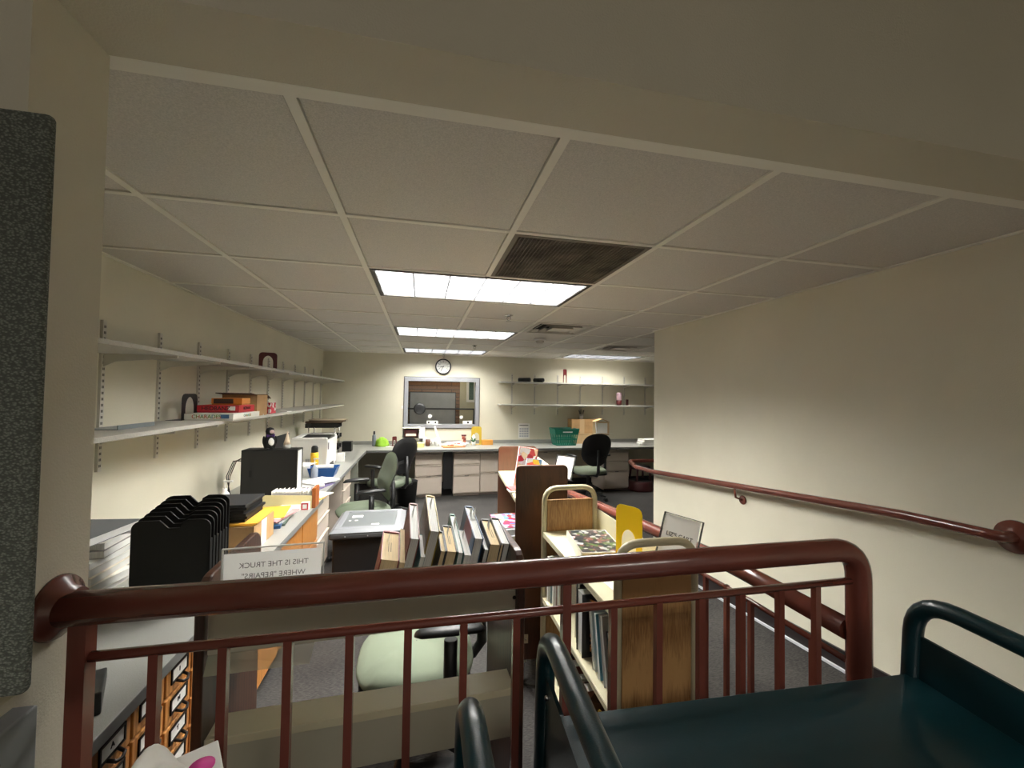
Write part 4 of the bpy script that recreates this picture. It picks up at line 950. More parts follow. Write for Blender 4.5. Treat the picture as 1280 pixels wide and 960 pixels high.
# soap pump bottle
sb = thing('pump_bottle', 'white pump bottle behind the black cases at the left wall', 'pump bottle', (-1.20, 2.95, CT))
build(MB().lathe([(.001, 0), (.034, 0), (.036, .01), (.036, .10), (.026, .135), (.014, .15), (.014, .165), (.001, .165)], n=20), 'bottle', WHITE, sb)
build(MB().ring_tube([(0, 0, .165), (0, 0, .205)], .005, 8).box(-.008, .045, -.008, .008, .205, .216), 'pump', WHITE, sb, .002)
# computer tower
ct = thing('computer_tower', 'black desktop computer tower standing broadside on the left worktop', 'computer', (-1.262, 3.34, CT))
build(MB().box(0, .375, 0, .15, .004, .355), 'case', mat('tower_black', (26, 26, 27), .4, bump=.05), ct, .006)
build(MB().box(.358, .372, -.002, -.0003, .01, .35), 'front_bezel', BLACKP, ct, .001); build(MB().prism(rrect(.055, .075, .16, .21, .008, .008), 'y', -.0012, -.0002), 'handle_recess', BLACKS, ct)
build(MB().box(.3755, .379, .004, .10, .0, .345), 'lit_side_strip', WHITE, ct, .001)  # white strip paints the lit right side of the case
for k in range(3):
    m = MB(); m.ring_tube([(-.001, .06 + .02 * k, .30 - .02 * k), (-.05 - .01 * k, .06, .27), (-.085 - .012 * k, .05, .16), (-.09 + .01 * k, .03, .03), (-.13, .06, .004)], .0035, 6)
    build(m, 'cable', mat('cable_%d' % k, ((90, 70, 56), (36, 36, 38), (24, 24, 26))[k], .5), ct)
# penguin
pg = thing('penguin_plush', 'small black and white penguin plush with purple bow on the computer tower', 'plush toy', (-1.095, 3.40, CT + .3555))
pg.rotation_euler = (0, 0, .35)
build(MB().lathe([(.001, 0), (.034, .002), (.042, .03), (.038, .07), (.026, .10), (.027, .115), (.030, .13), (.024, .152), (.001, .160)], n=20, sy=.85), 'body', BLACKS, pg)
build(MB().ball((.006, -.024, .05), .022, .014, .034), 'belly', WHITE, pg); build(MB().ball((.012, -.022, .128), .016, .01, .014), 'face', mat('pink_white', (236, 206, 206), .7), pg)
for s in (-1, 1):
    build(MB().ball((s * .038, 0, .062), .010, .016, .034), 'flipper', BLACKS, pg)
    build(MB().prism([(0, 0), (s * .026, .012), (s * .026, -.012)], 'y', -.04, -.032), 'bow', mat('purple_ribbon', (70, 36, 110), .6), pg).location = (.004, 0, .10)
    build(MB().ball((s * .014, -.026, .006), .014, .018, .006), 'foot', mat('grey_fuzz', (60, 58, 58), .8), pg)
sc = thing('desk_screen', 'dark grey flat screen back standing behind the penguin', 'screen', (-1.13, 3.62, CT))
build(MB().prism([(0, .16), (.17, .16), (.17, .455), (0, .40)], 'y', 0, .02), 'display', mat('screen_grey', (88, 90, 92), .4), sc, .004); sc.location = (-1.20, 3.62, CT)
build(MB().box(.07, .10, .021, .035, 0, .3).box(.02, .15, -.03, .09, 0, .012), 'stand', BLACKP, sc, .003)
gn = thing('gnome_figure', 'small cream pointed-hat figure on the computer tower right of the penguin', 'figurine', (-.985, 3.43, CT + .3555))
build(MB().lathe([(.001, 0), (.024, 0), (.026, .02), (.02, .045)], n=16), 'body', PAPERG, gn); build(MB().lathe([(.026, .03), (.017, .06), (.008, .10), (.001, .13)], n=16), 'hat', mat('felt_cream', (226, 208, 184), .9), gn)
# card tray in front of the tower
cd = thing('card_tray', 'cream index card tray full of white tabbed cards with a wooden end block', 'card tray', (-1.10, 3.03, CT))
build(MB().prism([(0, 0), (.40, 0), (.40, .085), (.0, .10)], 'y', 0, .005).box(0, .40, .005, .10, 0, .004).prism([(0, 0), (.4, 0), (.4, .055), (0, .075)], 'y', .10, .105), 'tray', mat('cream_card_tray', (226, 214, 160), .6), cd)
for k in range(26):
    x = .14 + .0096 * k; build(MB().box(x, x + .0022, .008, .095, .006, .118 + .006 * math.sin(k * 2.3)), 'index_card', PAPER, cd)
build(MB().box(.392, .415, -.004, .11, 0, .135), 'end_block', mat('orange_wood', (176, 100, 44), .45, kind='wood', rgb2=(140, 74, 30), stretch=(20, 20, 2)), cd, .005)
# paper piles
def sheet(x, y, z, w_, d_, rz, m_, label, th=.002, nm='paper_sheet', grp=None, cat='paper'):
    o = build(MB().box(-w_ / 2, w_ / 2, -d_ / 2, d_ / 2, 0, th), nm, m_, None, loc=(x, y, z), rz=rz); return tag(o, label, cat, grp)
random.seed(11)
pl = [('yellow_envelope', (232, 182, 60), 'yellow folder', .003), ('pale_paper', (232, 232, 226), 'white sheet', .004), ('pinkish', (206, 150, 150), 'pinkish booklet', .008), ('greyp', (170, 172, 172), 'grey folder', .01), ('green_p', (70, 84, 72), 'dark green folder', .01), ('white_p', (236, 234, 228), 'white magazine', .012), ('dark_p', (58, 60, 66), 'dark booklet', .008)]
z = CT + .001
order = [4, 3, 6, 2, 1, 0]
ords = ['lowest', 'second from bottom', 'third from bottom', 'third from top', 'second from top', 'topmost']
for k, q in enumerate(order):
    nm, c, lb, th = pl[q]
    sheet(-.89 + .03 * random.random(), 2.76 + .03 * random.random(), z, .20, .27, .5 * random.random() - .35, mat('paper_' + nm, c, .7), lb + ' in the untidy stack right of the black cases, ' + ords[k], th, 'paper_item', 'papers stacked behind the cardboard box'); z += th + .001
sheet(-.96, 2.72, z, .15, .20, .3, mat('paper_yellow_envelope', (232, 182, 60), .7), 'yellow envelope lying over the untidy paper stack by the card tray', .003, 'envelope', None, 'envelope')
sheet(-.845, 2.96, CT + .001, .13, .2, -.35, PAPER, 'white papers lying flat between the paper stack and the little red box', .028, 'paper_stack')
bb = build(MB().box(-.05, .05, -.03, .03, 0, .018), 'blue_box', mat('navy_blue', (30, 70, 110), .5), None, .002, loc=(-.825, 2.63, CT), rz=.15); tag(bb, 'flat dark blue box at the foot of the paper stack', 'box')
rb = thing('red_label_box', 'little white box with a red framed label near the worktop edge', 'small box', (-.765, 2.985, CT))
build(MB().box(0, .05, 0, .04, 0, .05), 'carton', WHITE, rb, .001); build(frame_rect(MB(), .004, .046, .003, .047, .008, -.001, -.0001), 'label_frame', mat('label_red', (190, 50, 56), .5), rb)
build(MB().box(-.16, .0, -.05, .05, 0, .006).box(-.09, -.03, -.03, .02, .006, .010), 'desk_calendar', mat('sticky_multi', (220, 214, 180), .7, kind='patch', cols=[(230, 224, 190), (236, 160, 60), (90, 170, 150), (232, 228, 220), (206, 70, 50)], ps=40), None, loc=(-.72, 3.10, CT + .0005)).name = 'sticky_note_strip'
tag(bpy.data.objects['sticky_note_strip'], 'strip of coloured sticky notes in front of the wooden end block', 'sticky notes')
sheet(-.745, 3.36, CT + .001, .13, .2, -.2, mat('orange_envelope', (240, 170, 70), .7), 'orange-edged envelope sticking out over the worktop edge by the wooden block', .003, 'envelope', None, 'envelope')
sheet(-.735, 3.38, CT + .0045, .12, .17, -.35, PAPER, 'white papers sticking out over the worktop edge by the wooden block', .006, 'paper_stack')
# papers by the blue bin
for k, (x, y, w_, d_, r, lb) in enumerate(((-.86, 3.72, .22, .3, -.3, 'loose white sheet in front of the blue bin, lowest'), (-.89, 3.76, .2, .28, .25, 'loose white sheet in front of the blue bin, middle'), (-.84, 3.80, .21, .27, -.6, 'loose white sheet in front of the blue bin, top'))):
    sheet(x, y, CT + .001 + .012 * k, w_, d_, r, PAPER if k else mat('paper_violet', (120, 110, 150), .7), lb, .010, 'paper_stack', 'loose sheets in front of the blue bin')
m = MB(); m.prism([(0, 0), (.18, 0), (.22, .09), (-.0, .13)], 'y', 0, .003)
bl = thing('blue_bin', 'small blue translucent bin of papers on the left worktop before the printer', 'bin', (-.985, 4.12, CT))
m = MB(); a = [(0, 0), (.20, 0), (.20, .15), (0, .15)]; b2 = [(-.02, -.02), (.23, -.02), (.23, .17), (-.02, .17)]
m.add([(x, y, 0) for x, y in a] + [(x, y, .085) for x, y in b2] + [(x + .003 * (1 if x < .1 else -1), y + .003 * (1 if y < .1 else -1), .085) for x, y in b2] + [(x + .004 * (1 if x < .1 else -1), y + .004 * (1 if y < .1 else -1), .004) for x, y in a],
      [(i, (i + 1) % 4, 4 + (i + 1) % 4, 4 + i) for i in range(4)] + [(4 + i, 4 + (i + 1) % 4, 8 + (i + 1) % 4, 8 + i) for i in range(4)] + [(8 + i, 8 + (i + 1) % 4, 12 + (i + 1) % 4, 12 + i) for i in range(4)] + [(0, 1, 2, 3), (12, 13, 14, 15)])
build(m, 'tub', BLUEP, bl)
o = sheet(-.885, 4.195, CT + .072, .17, .12, .15, PAPER, 'white papers filling the blue bin', .02, 'paper_stack')
hs = thing('sanitizer_bottle', 'clear pump bottle in front of the blue bin', 'pump bottle', (-.915, 3.98, CT))
build(MB().lathe([(.001, 0), (.028, 0), (.03, .01), (.03, .10), (.012, .125), (.012, .14)], n=18), 'bottle', clear('clear_bottle', (220, 226, 236), .08, .4), hs)
build(MB().ring_tube([(0, 0, .14), (0, 0, .185)], .005, 8).box(-.01, .035, -.007, .007, .185, .195), 'pump', WHITE, hs)
yb = thing('wipes_bottle', 'yellow bottle with a black cap standing before the white printer', 'bottle', (-1.0, 4.34, CT))
build(MB().lathe([(.001, 0), (.036, 0), (.036, .19), (.03, .20)], n=20), 'bottle', mat('bottle_yellow', (240, 188, 40), .4), yb); build(MB().lathe([(.031, .20), (.031, .245), (.022, .262), (.001, .265)], n=20), 'cap', BLACKP, yb)
sheet(-1.13, 4.22, CT + .001, .24, .25, .2, PAPER, 'stack of white paper between the computer tower and the printer', .10, 'paper_stack')
sheet(-1.12, 4.23, CT + .102, .25, .24, -.25, PAPER, 'loose white sheet resting on the paper stack before the printer', .004, 'paper_sheet')
gb = thing('grey_cloth_bag', 'grey bag slumped against the right side of the computer tower', 'bag', (-.88, 3.82, CT))
build(MB().lathe([(.001, 0), (.05, .0), (.06, .05), (.04, .11), (.015, .15), (.001, .155)], n=14, sy=.7), 'sack', mat('bag_grey', (88, 92, 98), .8), gb); gb.location = (-1.02, 3.66, CT)
# printer
pr_ = thing('laser_printer', 'white box-shaped laser printer with a dark output tray on the left worktop', 'printer', (-1.255, 4.48, CT))
LW = .335; LD = .48; LH = .325
m = MB(); m.box(0, LW, 0, LD, .02, LH - .03).box(0, .05, 0, LD, LH - .03, LH).box(.05, LW, 0, .03, LH - .03, LH).box(.05, LW, LD - .05, LD, LH - .03, LH); build(m, 'body', WHITE, pr_, .006)
build(MB().prism([(.03, LH - .029), (LD - .05, LH - .029), (LD - .05, LH - .004), (LD - .2, LH - .012), (.03, LH - .026)], 'x', .05, LW - .012), 'output_tray', BLACKP, pr_)
for (x0, x1) in ((.01, .05), (LW - .05, LW - .01)): build(MB().box(x0, x1, .02, LD - .02, 0, .02), 'foot', WHITE, pr_)
build(MB().box(LW, LW + .0025, .05, .09, .2, .27), 'label_sticker', INKG, pr_); build(MB().prism([(.12, .0), (.36, 0), (.32, .05), (.16, .05)], 'x', LW, LW + .002), 'tray_gap', BLACKP, pr_)
for k in range(8): build(MB().box(.14 + .012 * k, .147 + .012 * k, -.0008, 0, .08, .115), 'vent_slot', mat('vent_grey', (150, 152, 156), .5), pr_)
# tray tower
ttw = thing('letter_tray_tower', 'black three-tier wire letter tray stand behind the printer', 'letter tray', (-1.33, 5.28, CT))
for k in range(3):
    z = .10 + .13 * k; m = MB(); m.box(0, .36, 0, .26, z, z + .004).box(0, .004, 0, .26, z, z + .05).box(0, .36, .256, .26, z, z + .05)
    m.box(.0, .33, .0, .004, z, z + .045)
    m.prism([(.30, z), (.36, z), (.385, z + .02), (.37, z + .045), (.33, z + .05)], 'y', 0, .004); build(m, 'tray', BLACKP, ttw, .001)
for (x, y) in ((.04, .0), (.33, .0), (.04, .26), (.33, .26)): build(MB().cyl((x, y, 0), (x, y, .37), .006, 8), 'post', CHROME, ttw)
build(MB().ring_tube([(.33, -.01, .005), (.42, -.01, .006), (.44, .08, .006), (.40, .2, .006)], .007, 8), 'foot_loop', BLACKP, ttw)
z = CT + .416
for k, (c, r) in enumerate((((92, 70, 56), .1), ((150, 130, 104), -.15), ((70, 52, 44), .22), ((186, 170, 146), -.05))):
    sheet(-1.14 + .015 * k, 5.40, z, .40, .22, r, mat('old_folder_%d' % k, c, .8), 'worn brown folder on top of the black letter tray stand, %s' % ('lowest', 'second from bottom', 'second from top', 'topmost')[k], .009, 'folder', 'brown folders on the letter tray stand', 'folder'); z += .0105
o = build(MB().box(0, .12, 0, .12, 0, .13), 'speaker_box', BLACKP, None, .004, loc=(-1.02, 5.86, CT)); tag(o, 'small black box at the corner of the left worktop behind the letter trays', 'box')
o = build(MB().box(0, .09, 0, .05, 0, .10), 'small_white_box', WHITE, None, .002, loc=(-.93, 4.99, CT)); tag(o, 'small white adapter box just behind the printer', 'adapter')
# phone at near end
ph = thing('desk_phone', 'black desk telephone partly hidden by the rail post on the near worktop', 'telephone', (-.835, 1.235, CT), .5)
build(MB().prism([(-.08, 0), (.09, 0), (.09, .03), (-.08, .055)], 'x', -.07, .07), 'base', BLACKP, ph, .004)
build(MB().ring_tube([(-.05, -.085, .07), (-.05, -.06, .085), (-.05, .05, .07), (-.05, .08, .052)], [.02, .016, .016, .02], 10, flat=.7), 'handset', BLACKS, ph)

# ------------------------------------------------------------------ shelf things
LSy = LS1 + .0005
gsh = thing('steel_plate', 'grey-blue steel bookend lying flat near the near end of the lower left shelf', 'bookend', (-1.40, 2.10, LSy))
build(MB().box(0, .13, 0, .25, 0, .003).box(.128, .131, 0, .25, 0, .02), 'plate', mat('bluegrey_steel', (120, 128, 130), .4), gsh)
bookend('black steel bookend at the left end of the stacked game boxes', (-1.348, 2.74, LSy), PI / 2, BLACKP, .17, .155, foot=.08)
def game(label, loc, rz, w_, d_, h_, c, txt, tc2, side=None):
    t = thing('game_box', label, 'game box', loc, rz)
    build(MB().box(0, w_, 0, d_, 0, h_ * .96), 'box_base', mat(label[:12] + 'b', tuple(int(v * .9) for v in c), .5), t, .001)
    build(MB().box(-.002, w_ + .002, -.002, d_ + .002, h_ * .18, h_), 'lid', mat(label[:12], c, .45), t, .001)
    if not txt: build(MB().box(.01, w_ * .72, -.0026, -.002, h_ * .2, h_ * .9), 'dark_band', mat('band_brown', (58, 44, 34), .5), t); return t
    text(txt, 'lettering', h_ * .75, tc2, t, Matrix.Translation((w_ * .45, -.0025, h_ * .56)) @ FACE_CAM, bold=.0004)
    text(txt, 'lettering', h_ * .55, tc2, t, Matrix.Translation((w_ + .0025, d_ * .5, h_ * .56)) @ Matrix.Rotation(PI / 2, 4, 'Z') @ FACE_CAM, bold=.0004)
    if side: build(MB().box(w_ * .74, w_ * .92, -.0028, -.002, h_ * .3, h_ * .88), 'label_patch', side, t)
    return t
multi = mat('ink_multi', (120, 140, 70), .5, kind='patch', cols=[(190, 90, 60), (110, 150, 70), (90, 130, 150)], ps=60)
game('flat white game box with multicoloured lettering at the bottom of the pile on the shelf', (-1.335, 2.745, LSy), 0, .25, .40, .040, (226, 224, 216), 'CHARADES', multi, mat('patch_blue', (60, 100, 140), .5))
game('red game box with black lettering in the middle of the pile on the shelf', (-1.33, 2.87, LSy + .041), 0, .225, .24, .045, (182, 34, 44), 'HEDBANZ', INK, WHITE)
game('orange and brown game box on top of the red one on the shelf', (-1.275, 2.92, LSy + .087), .04, .165, .14, .042, (206, 130, 50), '', INK, mat('patch_tan', (190, 180, 160), .5))
cbx = thing('open_carton', 'open brown carton with raised flaps behind the game boxes on the lower left shelf', 'carton', (-1.36, 3.26, LSy))
build(MB().box(0, .22, 0, .003, 0, .15).box(0, .22, .2, .203, 0, .15).box(0, .003, 0, .2, 0, .15).box(.217, .22, 0, .2, 0, .15).box(0, .22, 0, .2, 0, .003), 'carton', CARD, cbx)
build(MB().prism([(-.10, .158), (.0, .15), (0, .153), (-.10, .163)], 'x', .0, .22).prism([(.203, .15), (.28, .12), (.28, .124), (.203, .153)], 'x', 0, .22), 'flaps', mat('cardboard_dark', (92, 66, 48), .8), cbx)
rw = thing('candy_box', 'small open red and white box on the lower left shelf right of the brown carton', 'small box', (-1.30, 3.62, LSy))
build(MB().box(0, .13, 0, .13, 0, .085), 'carton', mat('red_white_pattern', (196, 36, 56), .5, kind='patch', cols=[(200, 34, 54), (236, 226, 220), (200, 34, 54)], ps=42), rw, .001); build(MB().prism([(0, .085), (.003, .085), (-.04, .135), (-.043, .135)], 'x', .0, .10), 'flap', mat('flap_grey', (90, 84, 80), .6), rw)
sheet(-1.17, 3.42, LSy, .05, .09, .2, PAPER, 'small white pad near the front edge of the lower left shelf', .008, 'note_pad', None, 'note pad'); sheet(-1.16, 3.98, LSy, .06, .08, -.2, PAPER, 'white slip beyond the red and white box on the lower left shelf', .006, 'note_pad', None, 'note pad')
bookend('dark red steel bookend alone on the upper left shelf', (-1.34, 3.84, LS0 + .0005), PI / 2 * .2, MAROON, .135, .145)
# rolls on back shelf
for k, x in enumerate((1.62, 1.86)):
    o = thing('black_roll', ('black hollow roll, left of the two on the upper back shelf', 'black hollow roll, right of the two on the upper back shelf')[k], 'roll', (x, YB - .16, BZ[0] + .02 + .036), .5 if k else .9)
    build(MB().lathe([(.02, -.10), (.034, -.10), (.034, .10), (.02, .10), (.02, -.10)], n=20, ax='y'), 'tube', BLACKP, o)
bookend('dark red steel bookend standing edge-on on the upper back shelf', (2.255, YB - .22, BZ[0] + .0205), .45, MAROON, .085, .225)
bt = thing('pink_tumbler', 'pink and dark red tumbler on the lower back shelf', 'tumbler', (3.28, YB - .16, BZ[1] + .0205))
build(MB().lathe([(.001, 0), (.042, 0), (.045, .085)], n=20), 'base_band', MAROON, bt); build(MB().lathe([(.045, .085), (.047, .20), (.03, .215), (.001, .216)], n=20), 'cup', mat('pink_frost', (228, 190, 204), .4), bt)
o = build(MB().box(-.01, .01, -.03, .03, 0, .10), 'dark_card_holder', MAROOND, None, .001, loc=(3.43, YB - .16, BZ[1] + .0205)); tag(o, 'thin dark upright card holder right of the pink tumbler', 'card holder')

# ------------------------------------------------------------------ back worktop things
b = thing('spray_bottle', 'slim grey bottle with a black top left of the lime cloth', 'bottle', (-.675, 6.45, CT))
build(MB().lathe([(.001, 0), (.026, 0), (.028, .01), (.028, .15), (.014, .17)], n=18), 'bottle', mat('bottle_grey', (120, 126, 130), .3), b); build(MB().lathe([(.014, .17), (.014, .215), (.001, .22)], n=14), 'cap', BLACKP, b)
m = MB(); random.seed(5); n = 16; vs = []
for i in range(6):
    for j in range(n):
        a = 2 * PI * j / n; r = (.085, .095, .08, .06, .035, .001)[i] * (1 + .22 * math.sin(3 * a + i * 1.3) + .12 * math.sin(5 * a - i)); vs.append((r * math.cos(a), r * .7 * math.sin(a), (.0, .03, .07, .10, .12, .125)[i] + (.012 * math.sin(4 * a + i) if i > 1 else 0)))
m.add(vs, [(i * n + j, i * n + (j + 1) % n, (i + 1) * n + (j + 1) % n, (i + 1) * n + j) for i in range(5) for j in range(n)], True)
o = build(m, 'lime_cloth', LIME, None, loc=(-.56, 6.40, CT)); tag(o, 'crumpled lime green cloth on the back worktop', 'cloth')
bookend('small dark red bookend on the back worktop between the lime cloth and window', (-.41, 6.36, CT + .0008), .5, MAROON, .07, .145)
sheet(-.40, 6.36, CT + .0001, .2, .14, 0, PAPER, 'white sheet under the small dark red bookend on the back worktop', .0006)
# white organiser with dark card box
t = thing('desk_organiser', 'white desk organiser holding yellow paper below the left window corner', 'organiser', (-.27, 6.38, CT))
build(MB().box(0, .33, 0, .003, 0, .05).box(0, .33, .2, .203, 0, .26).box(0, .003, 0, .2, 0, .26).box(.327, .33, 0, .2, 0, .14).box(0, .33, 0, .2, 0, .003).box(0, .26, .0, .2, .262, .268).box(.24, .245, .02, .2, .05, .262).box(0, .33, .02, .2, .11, .114), 'shell', WHITE, t, .001)
build(MB().box(.03, .22, .005, .18, .135, .235), 'photo_block', mat('photo_maroon', (70, 36, 38), .4), t); build(MB().box(.05, .20, .003, .005, .15, .185), 'photo_white', PAPER, t)
o = build(MB().box(0, .30, 0, .15, 0, .06), 'yellow_paper_stack', mat('pale_yellow', (238, 226, 150), .7), None, loc=(-.255, 6.35, CT + .0505)); o.location = (-.25, 6.19, CT); tag(o, 'stack of pale yellow paper in front of the white organiser', 'paper')
# mugs / jars
for k, (x, c, h, r, lab) in enumerate(((.105, (96, 60, 46), .10, .035, 'brown mug on the back worktop beside the white clutter'), (.16, (220, 218, 212), .09, .04, 'white mug just right of the brown mug'), (.24, (226, 226, 222), .12, .035, 'white plastic jar below the window centre'), (.06, (196, 200, 204), .13, .03, 'grey cup left of the brown mug'))):
    t = thing('mug', lab, 'mug', (x, 6.36 + .05 * (k % 2), CT)); build(MB().lathe([(.001, 0), (r * .85, 0), (r, .01), (r, h), (r - .004, h), (r - .006, .01), (.001, .008)], n=18), 'cup', mat('mug_%d' % k, c, .3), t)
    build(MB().ring_tube([(r - .002, 0, h * .75), (r + .02, 0, h * .7), (r + .02, 0, h * .35), (r - .002, 0, h * .3)], .004, 6), 'handle', mat('mug_%d' % k, c, .3), t)
o = build(MB().box(-.012, .012, -.002, .002, 0, .33), 'white_ruler', WHITE, None); o.location = (.30, 6.40, CT); o.rotation_euler = (-.45, -.32, 0); tag(o, 'long white strip leaning up against the window bottom frame', 'ruler')
for k, (x, y, w_, d_, r, c, th, lab) in enumerate(((.47, 6.22, .32, .2, .15, (190, 130, 70), .012, 'orange-brown folder under the colourful papers on the back worktop'), (.50, 6.30, .34, .2, -.2, (224, 190, 180), .02, 'pinkish papers on the orange-brown folder'), (.55, 6.34, .28, .2, .3, (232, 220, 214), .02, 'pale papers topmost on the orange-brown folder'))):
    sheet(x, y, CT + .001 + (0, .013, .034)[k], w_, d_, r, mat('desk_pap_%d' % k, c, .7) if k == 0 else mat('desk_pap_%d' % k, c, .7, kind='patch', cols=[c, (236, 232, 226), (226, 120, 110), c, (240, 236, 230)], ps=18), lab, th, 'papers', 'colourful papers below the window')
t = thing('spice_jar', 'tall copper-coloured jar with two bands left of the mustard bookend', 'jar', (.635, 6.30, CT))
build(MB().lathe([(.001, 0), (.036, 0), (.034, .14), (.036, .15), (.001, .152)], n=18), 'jar', mat('copper_label', (196, 110, 80), .35, kind='patch', cols=[(196, 110, 80), (226, 196, 180), (150, 60, 44)], ps=30), t); build(MB().lathe([(.037, .152), (.037, .172), (.001, .174)], n=18), 'lid', MAROON, t)
bookend('mustard yellow steel bookend on the back worktop below the right window corner', (.765, 6.44, CT + .0008), .0, MUSTARD, .16, .285)
t = thing('small_plant', 'small plant in a white pot before the mustard bookend', 'potted plant', (.79, 6.36, CT))
build(MB().lathe([(.001, 0), (.022, 0), (.03, .05), (.026, .05), (.001, .045)], n=14), 'pot', WHITE, t)
m = MB(); random.seed(2)
for k in range(22):
    a = random.random() * 6.28; e = .3 + random.random(); l = .035 + .03 * random.random(); c, s_ = math.cos(a), math.sin(a)
    m.add([(0, 0, .05), (l * .5 * c - .01 * s_, l * .5 * s_ + .01 * c, .05 + l * e * .8), (l * c, l * s_, .05 + l * e), (l * .5 * c + .01 * s_, l * .5 * s_ - .01 * c, .05 + l * e * .8)], [(0, 1, 2, 3)])
build(m, 'leaves', mat('leaf_green', (50, 96, 46), .6), t)
t = thing('round_white_bottle', 'small white bottle between the plant and the mustard bookend', 'bottle', (.80, 6.425, CT)); build(MB().lathe([(.001, 0), (.03, 0), (.034, .06), (.028, .13), (.012, .15), (.001, .152)], n=18), 'bottle', WHITE, t)
build(MB().lathe([(.0125, .15), (.0125, .162), (.001, .163)], n=12), 'cap', WHITE, t)
o = build(MB().box(0, .17, 0, .1, 0, .075), 'note_block', ORANGE, None, .003, loc=(.93, 6.40, CT)); tag(o, 'pale orange note block right of the mustard bookend', 'note block')
# paper on wall
t = thing('wall_notice', 'white printed notice sheet taped low on the back wall left of the green basket', 'notice', (1.565, YB - .002, .765))
build(MB().box(0, .195, 0, .001, 0, .25), 'sheet', PAPER, t)
for r in range(4):
    for c in range(4): build(MB().box(.022 + .04 * c, .052 + .04 * c, -.0006, -.0001, .03 + .04 * r, .055 + .04 * r), 'print_block', mat('pale_print', (186, 188, 196), .8), t)
build(MB().box(.02, .17, -.0006, -.0001, .215, .228), 'print_heading', INKG, t)
# basket
t = thing('shopping_basket', 'dark green plastic shopping basket on the back worktop', 'basket', (2.04, 6.18, CT), .03)
m = MB(); bw, bd_, bh = .36, .25, .26; fl = .045
def wall_strip(mb, p0, p1, q0, q1, th=.004):
    mb.add([p0, p1, q1, q0], [(0, 1, 2, 3)])
def basket_side(mb, a0, a1, b0, b1, rows=3, cols=9):
    """lattice from bottom edge a0-a1 to top edge b0-b1"""
    a0, a1, b0, b1 = map(Vector, (a0, a1, b0, b1))
    def P(u, v): return (a0.lerp(a1, u)).lerp(b0.lerp(b1, u), v)
    nrm = (a1 - a0).cross(b0 - a0).normalized() * .003
    def patch(u0, u1, v0, v1):
        q = [P(u0, v0), P(u1, v0), P(u1, v1), P(u0, v1)]; mb.add(q + [p + nrm for p in q], [(0, 1, 2, 3), (7, 6, 5, 4), (0, 4, 5, 1), (1, 5, 6, 2), (2, 6, 7, 3), (3, 7, 4, 0)])
    patch(0, 1, 0, .07); patch(0, 1, .34, .42); patch(0, 1, .66, 1)
    for k in range(cols + 1):
        u = k / cols; patch(max(0, u - .02), min(1, u + .02), .07, .34); patch(max(0, u - .02), min(1, u + .02), .42, .66)
c0 = [(fl, fl * .7, 0), (bw, fl * .7, 0), (bw, bd_, 0), (fl, bd_, 0)]; c1 = [(0, 0, bh), (bw + fl, 0, bh), (bw + fl, bd_ + fl * .7, bh), (0, bd_ + fl * .7, bh)]
for k in range(4): basket_side(m, c0[k], c0[(k + 1) % 4], c1[k], c1[(k + 1) % 4])
m.box(fl, bw, fl * .7, bd_, 0, .004); m.ring_tube([Vector(p) for p in c1], .007, 8, closed=True)
build(m, 'body', TEALP, t)
build(MB().box(.13, .29, -.0035, -.003, .205, .222), 'white_print', PAPER, t)
build(MB().ring_tube([(.02, .03, bh), (.06, -.0, bh + .004), (.34, -.0, bh + .004), (.385, .03, bh)], .005, 8), 'handle', BLACKP, t)
# cartons by basket
o = thing('cardboard_carton', 'low flat brown carton at the bottom, right of the green basket', 'cardboard box', (2.47, 6.44, CT)); build(MB().box(0, .34, 0, .2, 0, .165), 'carton', CARDL, o, .002); build(MB().box(.0, .34, -.0006, -.0001, .146, .15), 'seam', mat('seam', (150, 110, 70), .8), o)
o = thing('cardboard_carton', 'brown taped carton on top of the low one, a pen cup on it', 'cardboard box', (2.42, 6.24, CT + .161)); build(MB().box(-.08, .40, 0, .20, 0, .235), 'carton', CARD, o, .002); build(MB().box(.06, .14, -.001, -.0001, .0, .235), 'tape', mat('tape_shiny', (206, 176, 134), .3), o)
o.location = (2.49, 6.44, CT + .166)
bx = thing('open_white_box', 'tilted carton with a white printed lid opened at the right of the cartons', 'open box', (2.60, 6.05, CT + .19), -.15)
build(MB().box(0, .22, 0, .003, 0, .20).box(0, .22, .16, .163, 0, .20).box(0, .003, 0, .16, 0, .20).box(.217, .22, 0, .16, 0, .20).box(0, .22, 0, .16, 0, .003), 'carton', CARDL, bx); build(MB().prism([(.0, .20), (.0, .204), (-.06, .03), (-.063, .03)], 'x', .0, .01).box(.03, .19, -.002, -.0005, .03, .185), 'label_sheet', PAPER, bx)
build(MB().prism([(0, 0), (.24, 0), (.30, -.02), (-.02, -.02)], 'z', -.002, .0), 'flap', PAPER, bx).location = (-.02, -.01, .03)
build(MB().prism([(-.01, .20), (.11, .245), (.23, .20), (.23, .204), (.11, .25), (-.01, .204)], 'y', 0, .163), 'lid_ridge', CARD, bx)
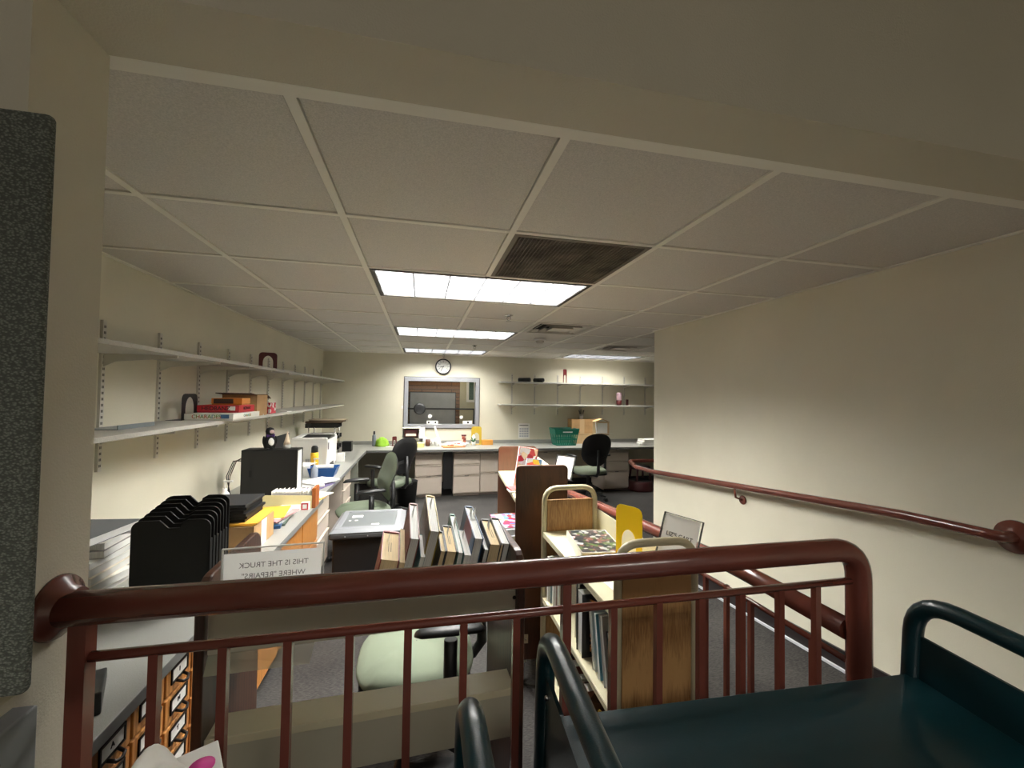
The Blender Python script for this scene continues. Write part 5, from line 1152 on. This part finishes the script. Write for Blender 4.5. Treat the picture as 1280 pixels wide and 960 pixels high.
bx.location = (2.68, 6.02, CT + .0); 
o = thing('box_pedestal', 'low brown carton below the open white box behind the chair back', 'cardboard box', (2.62, 5.98, CT)); build(MB().box(.03, .20, 0, .17, 0, .185), 'carton', CARDL, o, .002)
bx.location = (2.62, 5.98, CT + .186)
pc = thing('pen_cup', 'clear cup of scissors and black pens on top of the brown taped carton', 'pen cup', (2.60, 6.50, CT + .402))
build(MB().lathe([(.001, 0), (.032, 0), (.036, .08), (.033, .08), (.03, .004), (.001, .003)], n=18), 'cup', clear('cup_clear', (220, 220, 220), .1, .6), pc)
for k in range(5):
    a = k * 1.3; build(MB().cyl((.01 * math.cos(a), .01 * math.sin(a), .005), (.045 * math.cos(a), .03 * math.sin(a), .15 + .012 * (k % 2)), .006, 8), 'pen', BLACKP, pc)
# papers at right end
for k in range(3):
    sheet(3.62 + .02 * k, 6.17, CT + .001 + .032 * k, .30, .24, .12 * k - .3, PAPER, 'pile of white printouts at the right end of the back worktop, %s' % ('lowest', 'middle', 'topmost')[k], .031, 'paper_stack', 'white printouts by the handrail wall')
# step stool
ss = thing('step_stool', 'round dark red rolling step stool under the back worktop by the handrail loop', 'step stool', (3.45, 6.10, 0))
build(MB().lathe([(.001, .0), (.205, .0), (.21, .02), (.205, .05), (.195, .13), (.185, .15), (.001, .15)], n=36), 'base', MAROOND, ss)
build(MB().lathe([(.001, .151), (.178, .151), (.178, .156), (.001, .156)], n=36), 'lower_tread', mat('tread_grey', (86, 84, 86), .8), ss)
for k in range(4):
    a = PI / 4 + k * PI / 2; build(MB().ring_tube([(.17 * math.cos(a), .17 * math.sin(a), .14), (.145 * math.cos(a), .145 * math.sin(a), .34)], .016, 8), 'strut', MAROOND, ss)
build(MB().lathe([(.001, .33), (.14, .33), (.158, .335), (.158, .365), (.148, .375), (.001, .375)], n=36), 'top_step', MAROOND, ss)
build(MB().lathe([(.001, .376), (.135, .376), (.135, .380), (.001, .380)], n=36), 'top_tread', mat('tread_grey', (86, 84, 86), .8), ss)
